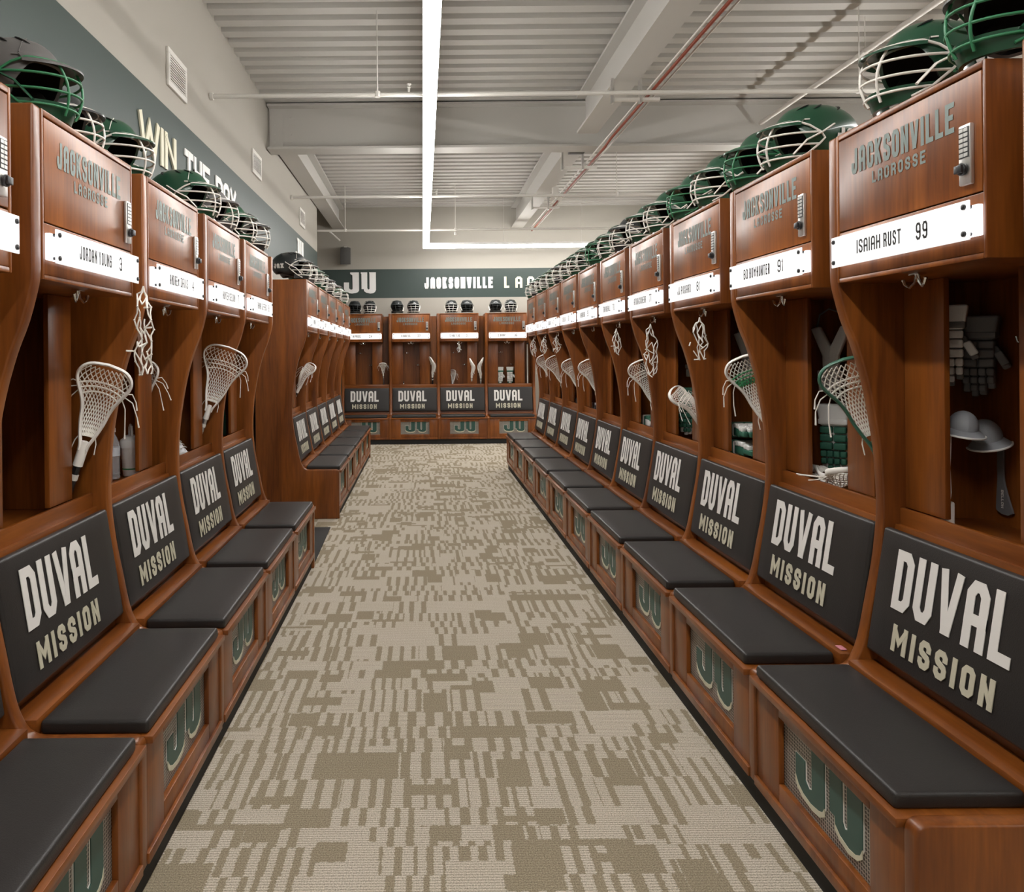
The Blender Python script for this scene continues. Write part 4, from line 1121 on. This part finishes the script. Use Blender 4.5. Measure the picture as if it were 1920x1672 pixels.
arm_pad('pale grey arm pad hanging high in the fourth right locker', lp('R', 3, .165, .44, 1.77), (0, 0, RZ+.6), 'pad_white', 'pad_dark', .8)
for k, (i, x, lab) in enumerate([(6, .17, 'blue grey glove on the shelf of the seventh right locker'), (7, .20, 'white glove on the shelf of the eighth right locker'), (8, .22, 'dark glove on the shelf of the ninth right locker')]):
    glove(lab, lp('R', i, x+.02, .40, 1.195), (-PI/2, 0, RZ+PI/2), ('pad_grey', 'pad_white', 'pad_dark')[k], 'pad_dark', s=1.0)
def stick_head(kind, throat, tip, face, label, sc):
    t = stick(kind, throat, tip, face, label, 'loose stick heads', sc)
    for ch in list(t.children):
        if ch.name.startswith(('shaft', 'grip')): bpy.data.objects.remove(ch)
    t.name = 'stick_head'; t['category'] = 'stick head'
stick_head('w', lp('R', 1, .25, .345, 1.228), lp('R', 1, .58, .345, 1.24), (0, 0, 1), 'white netted stick head lying across the shelf of locker lettered 91', .9)
# water bottle, shaker
wb = thing('water_bottle', 'clear plastic water bottle on the shelf of left locker lettered 4', 'bottle', lp('L', 1, .655, .42, 1.152), (0, 0, 0))
prof = [(.0, .001), (.027, .001), (.031, .006)]
for k in range(6): prof += [(.031, .012+k*.013), (.029, .018+k*.013)]
prof += [(.031, .095), (.031, .135), (.030, .145), (.020, .172), (.0125, .186), (.0125, .200)]
link('bottle_body', MB().lathe(prof, 24).mesh('bottle_body', 'water', 1.0, smooth=60), wb)
link('label', MB().lathe([(.0318, .098), (.0318, .133)], 24).mesh('label', 'label_white', 1.0, smooth=60), wb)
link('cap', MB().lathe([(.0145, .196), (.0145, .212), (.012, .214)], 18).mesh('cap', 'white_plastic', 1.0), wb)
sb = thing('shaker_bottle', 'white shaker bottle with carry loop beside the clear water bottle', 'bottle', lp('L', 1, .768, .36, 1.152), (0, 0, .6))
link('cup', MB().lathe([(.030, .001), (.033, .006), (.042, .128)], 26).mesh('cup', 'white_plastic', 1.0, smooth=60), sb)
link('stripe', MB().lathe([(.0352, .030), (.0356, .036)], 26).mesh('stripe', 'net_green', 1.0), sb)
link('lid', MB().lathe([(.045, .122), (.0455, .150), (.040, .158), (.030, .164), (.026, .172), (.012, .176)], 26).mesh('lid', 'white_plastic', 1.0, smooth=40), sb)
link('carry_loop', MB().tube([(.0, -.018, .166), (.0, -.022, .19), (.0, -.012, .212), (.0, .004, .218), (.0, .018, .208), (.0, .022, .186), (.0, .018, .166)], .0055, 8).mesh('carry_loop', 'white_plastic', 1.0), sb)
# boot on the shelf of the third left locker
bt = thing('high_top_boot', 'pale grey high top boot on the shelf of third left locker', 'shoe', lp('L', 2, .69, .465, 1.151), (0, 0, 1.2))
def boot(u, v):
    a = 2*PI*u
    secs = [(-.01, .006, .026, .09), (.0, .015, .038, .10), (.01, .05, .036, .075), (.018, .085, .034, .055), (.02, .13, .036, .052), (.02, .17, .040, .056)]
    f = v*(len(secs)-1); k = min(int(f), len(secs)-2); t_ = f-k
    yo, z, rx, ry = [secs[k][q]+(secs[k+1][q]-secs[k][q])*t_ for q in range(4)]
    return Vector((rx*math.cos(a), yo-(.03 if v < .45 else .03*(1-(v-.45)/.55))+ry*math.sin(a), z))
link('upper', MB().grid(boot, 24, 15).mesh('upper', 'pad_grey', 1.0, smooth=60), bt)
link('sole', MB().prism([(.042*math.cos(k*PI/10), -.040+.108*math.sin(k*PI/10)) for k in range(20)], lambda p, q, a: (p, q, a), .001, .018).mesh('sole', 'pad_white', 1.0, bevel=.004), bt)
lc = MB()
for k in range(5): lc.tube([(-.022, -.105+.016*k, .040+.014*k), (0, -.108+.015*k, .048+.015*k), (.022, -.105+.016*k, .040+.014*k)], .0026, 5)
link('laces', lc.mesh('laces', 'net', 1.0), bt)
# green cloth hanging in the fourth left locker
def cloth(u, v):
    w_ = .03+.10*min(1, v*1.6)
    return Vector(((u-.5)*w_, .014*math.sin(u*14+v*3)*(.3+v), -.34*v))
def cloth2(u, v):
    p = cloth(u, v); return p+Vector((0, .004, 0))
thing('practice_jersey', 'dark green jersey hanging in last near left locker', 'jersey', lp('L', 3, .735, .42, 1.62), (0, 0, .3), me=MB().sheet(cloth, 24, 16, cloth2).mesh('practice_jersey', 'cloth_green', 1.0, smooth=60))
# things on the shelves of the back wall
glove('white and green glove standing on rightmost back wall shelf, left one', lp('K', 2, .33, .40, 1.43), (0, 0, .5), 'pad_white', 'pad_green', s=1.0)
glove('white and green glove standing on rightmost back wall shelf, right one', lp('K', 2, .56, .40, 1.43), (0, 0, -.4), 'pad_white', 'pad_green', s=1.0)
bx = thing('shaker_bottle', 'white bottle on the shelf of the second back wall locker', 'bottle', lp('K', 0, .26, .36, 1.152))
link('cup', MB().lathe([(.030, .001), (.036, .05)], 20).mesh('cup', 'white_plastic', 1.0), bx); link('lid', MB().lathe([(.037, .05), (.037, .075), (.02, .08)], 20).mesh('lid', 'dark_plastic', 1.0), bx)
stick_head('w', lp('K', 1, .33, .38, 1.235), lp('K', 1, .35, .43, 1.55), (-.6, -.8, .1), 'small white stick head leaning in the third back wall locker', .7)
# red candy-striped strap at the end of the near right seat
thing('striped_band', 'small pink band lying on the bench behind the second right seat', 'band', lp('R', 1, .945, .062, .593), (0, 0, RZ), me=MB().box(-.018, .018, -.008, .012, .0, .004).mesh('striped_band', 'red', 1.0, bevel=.002))
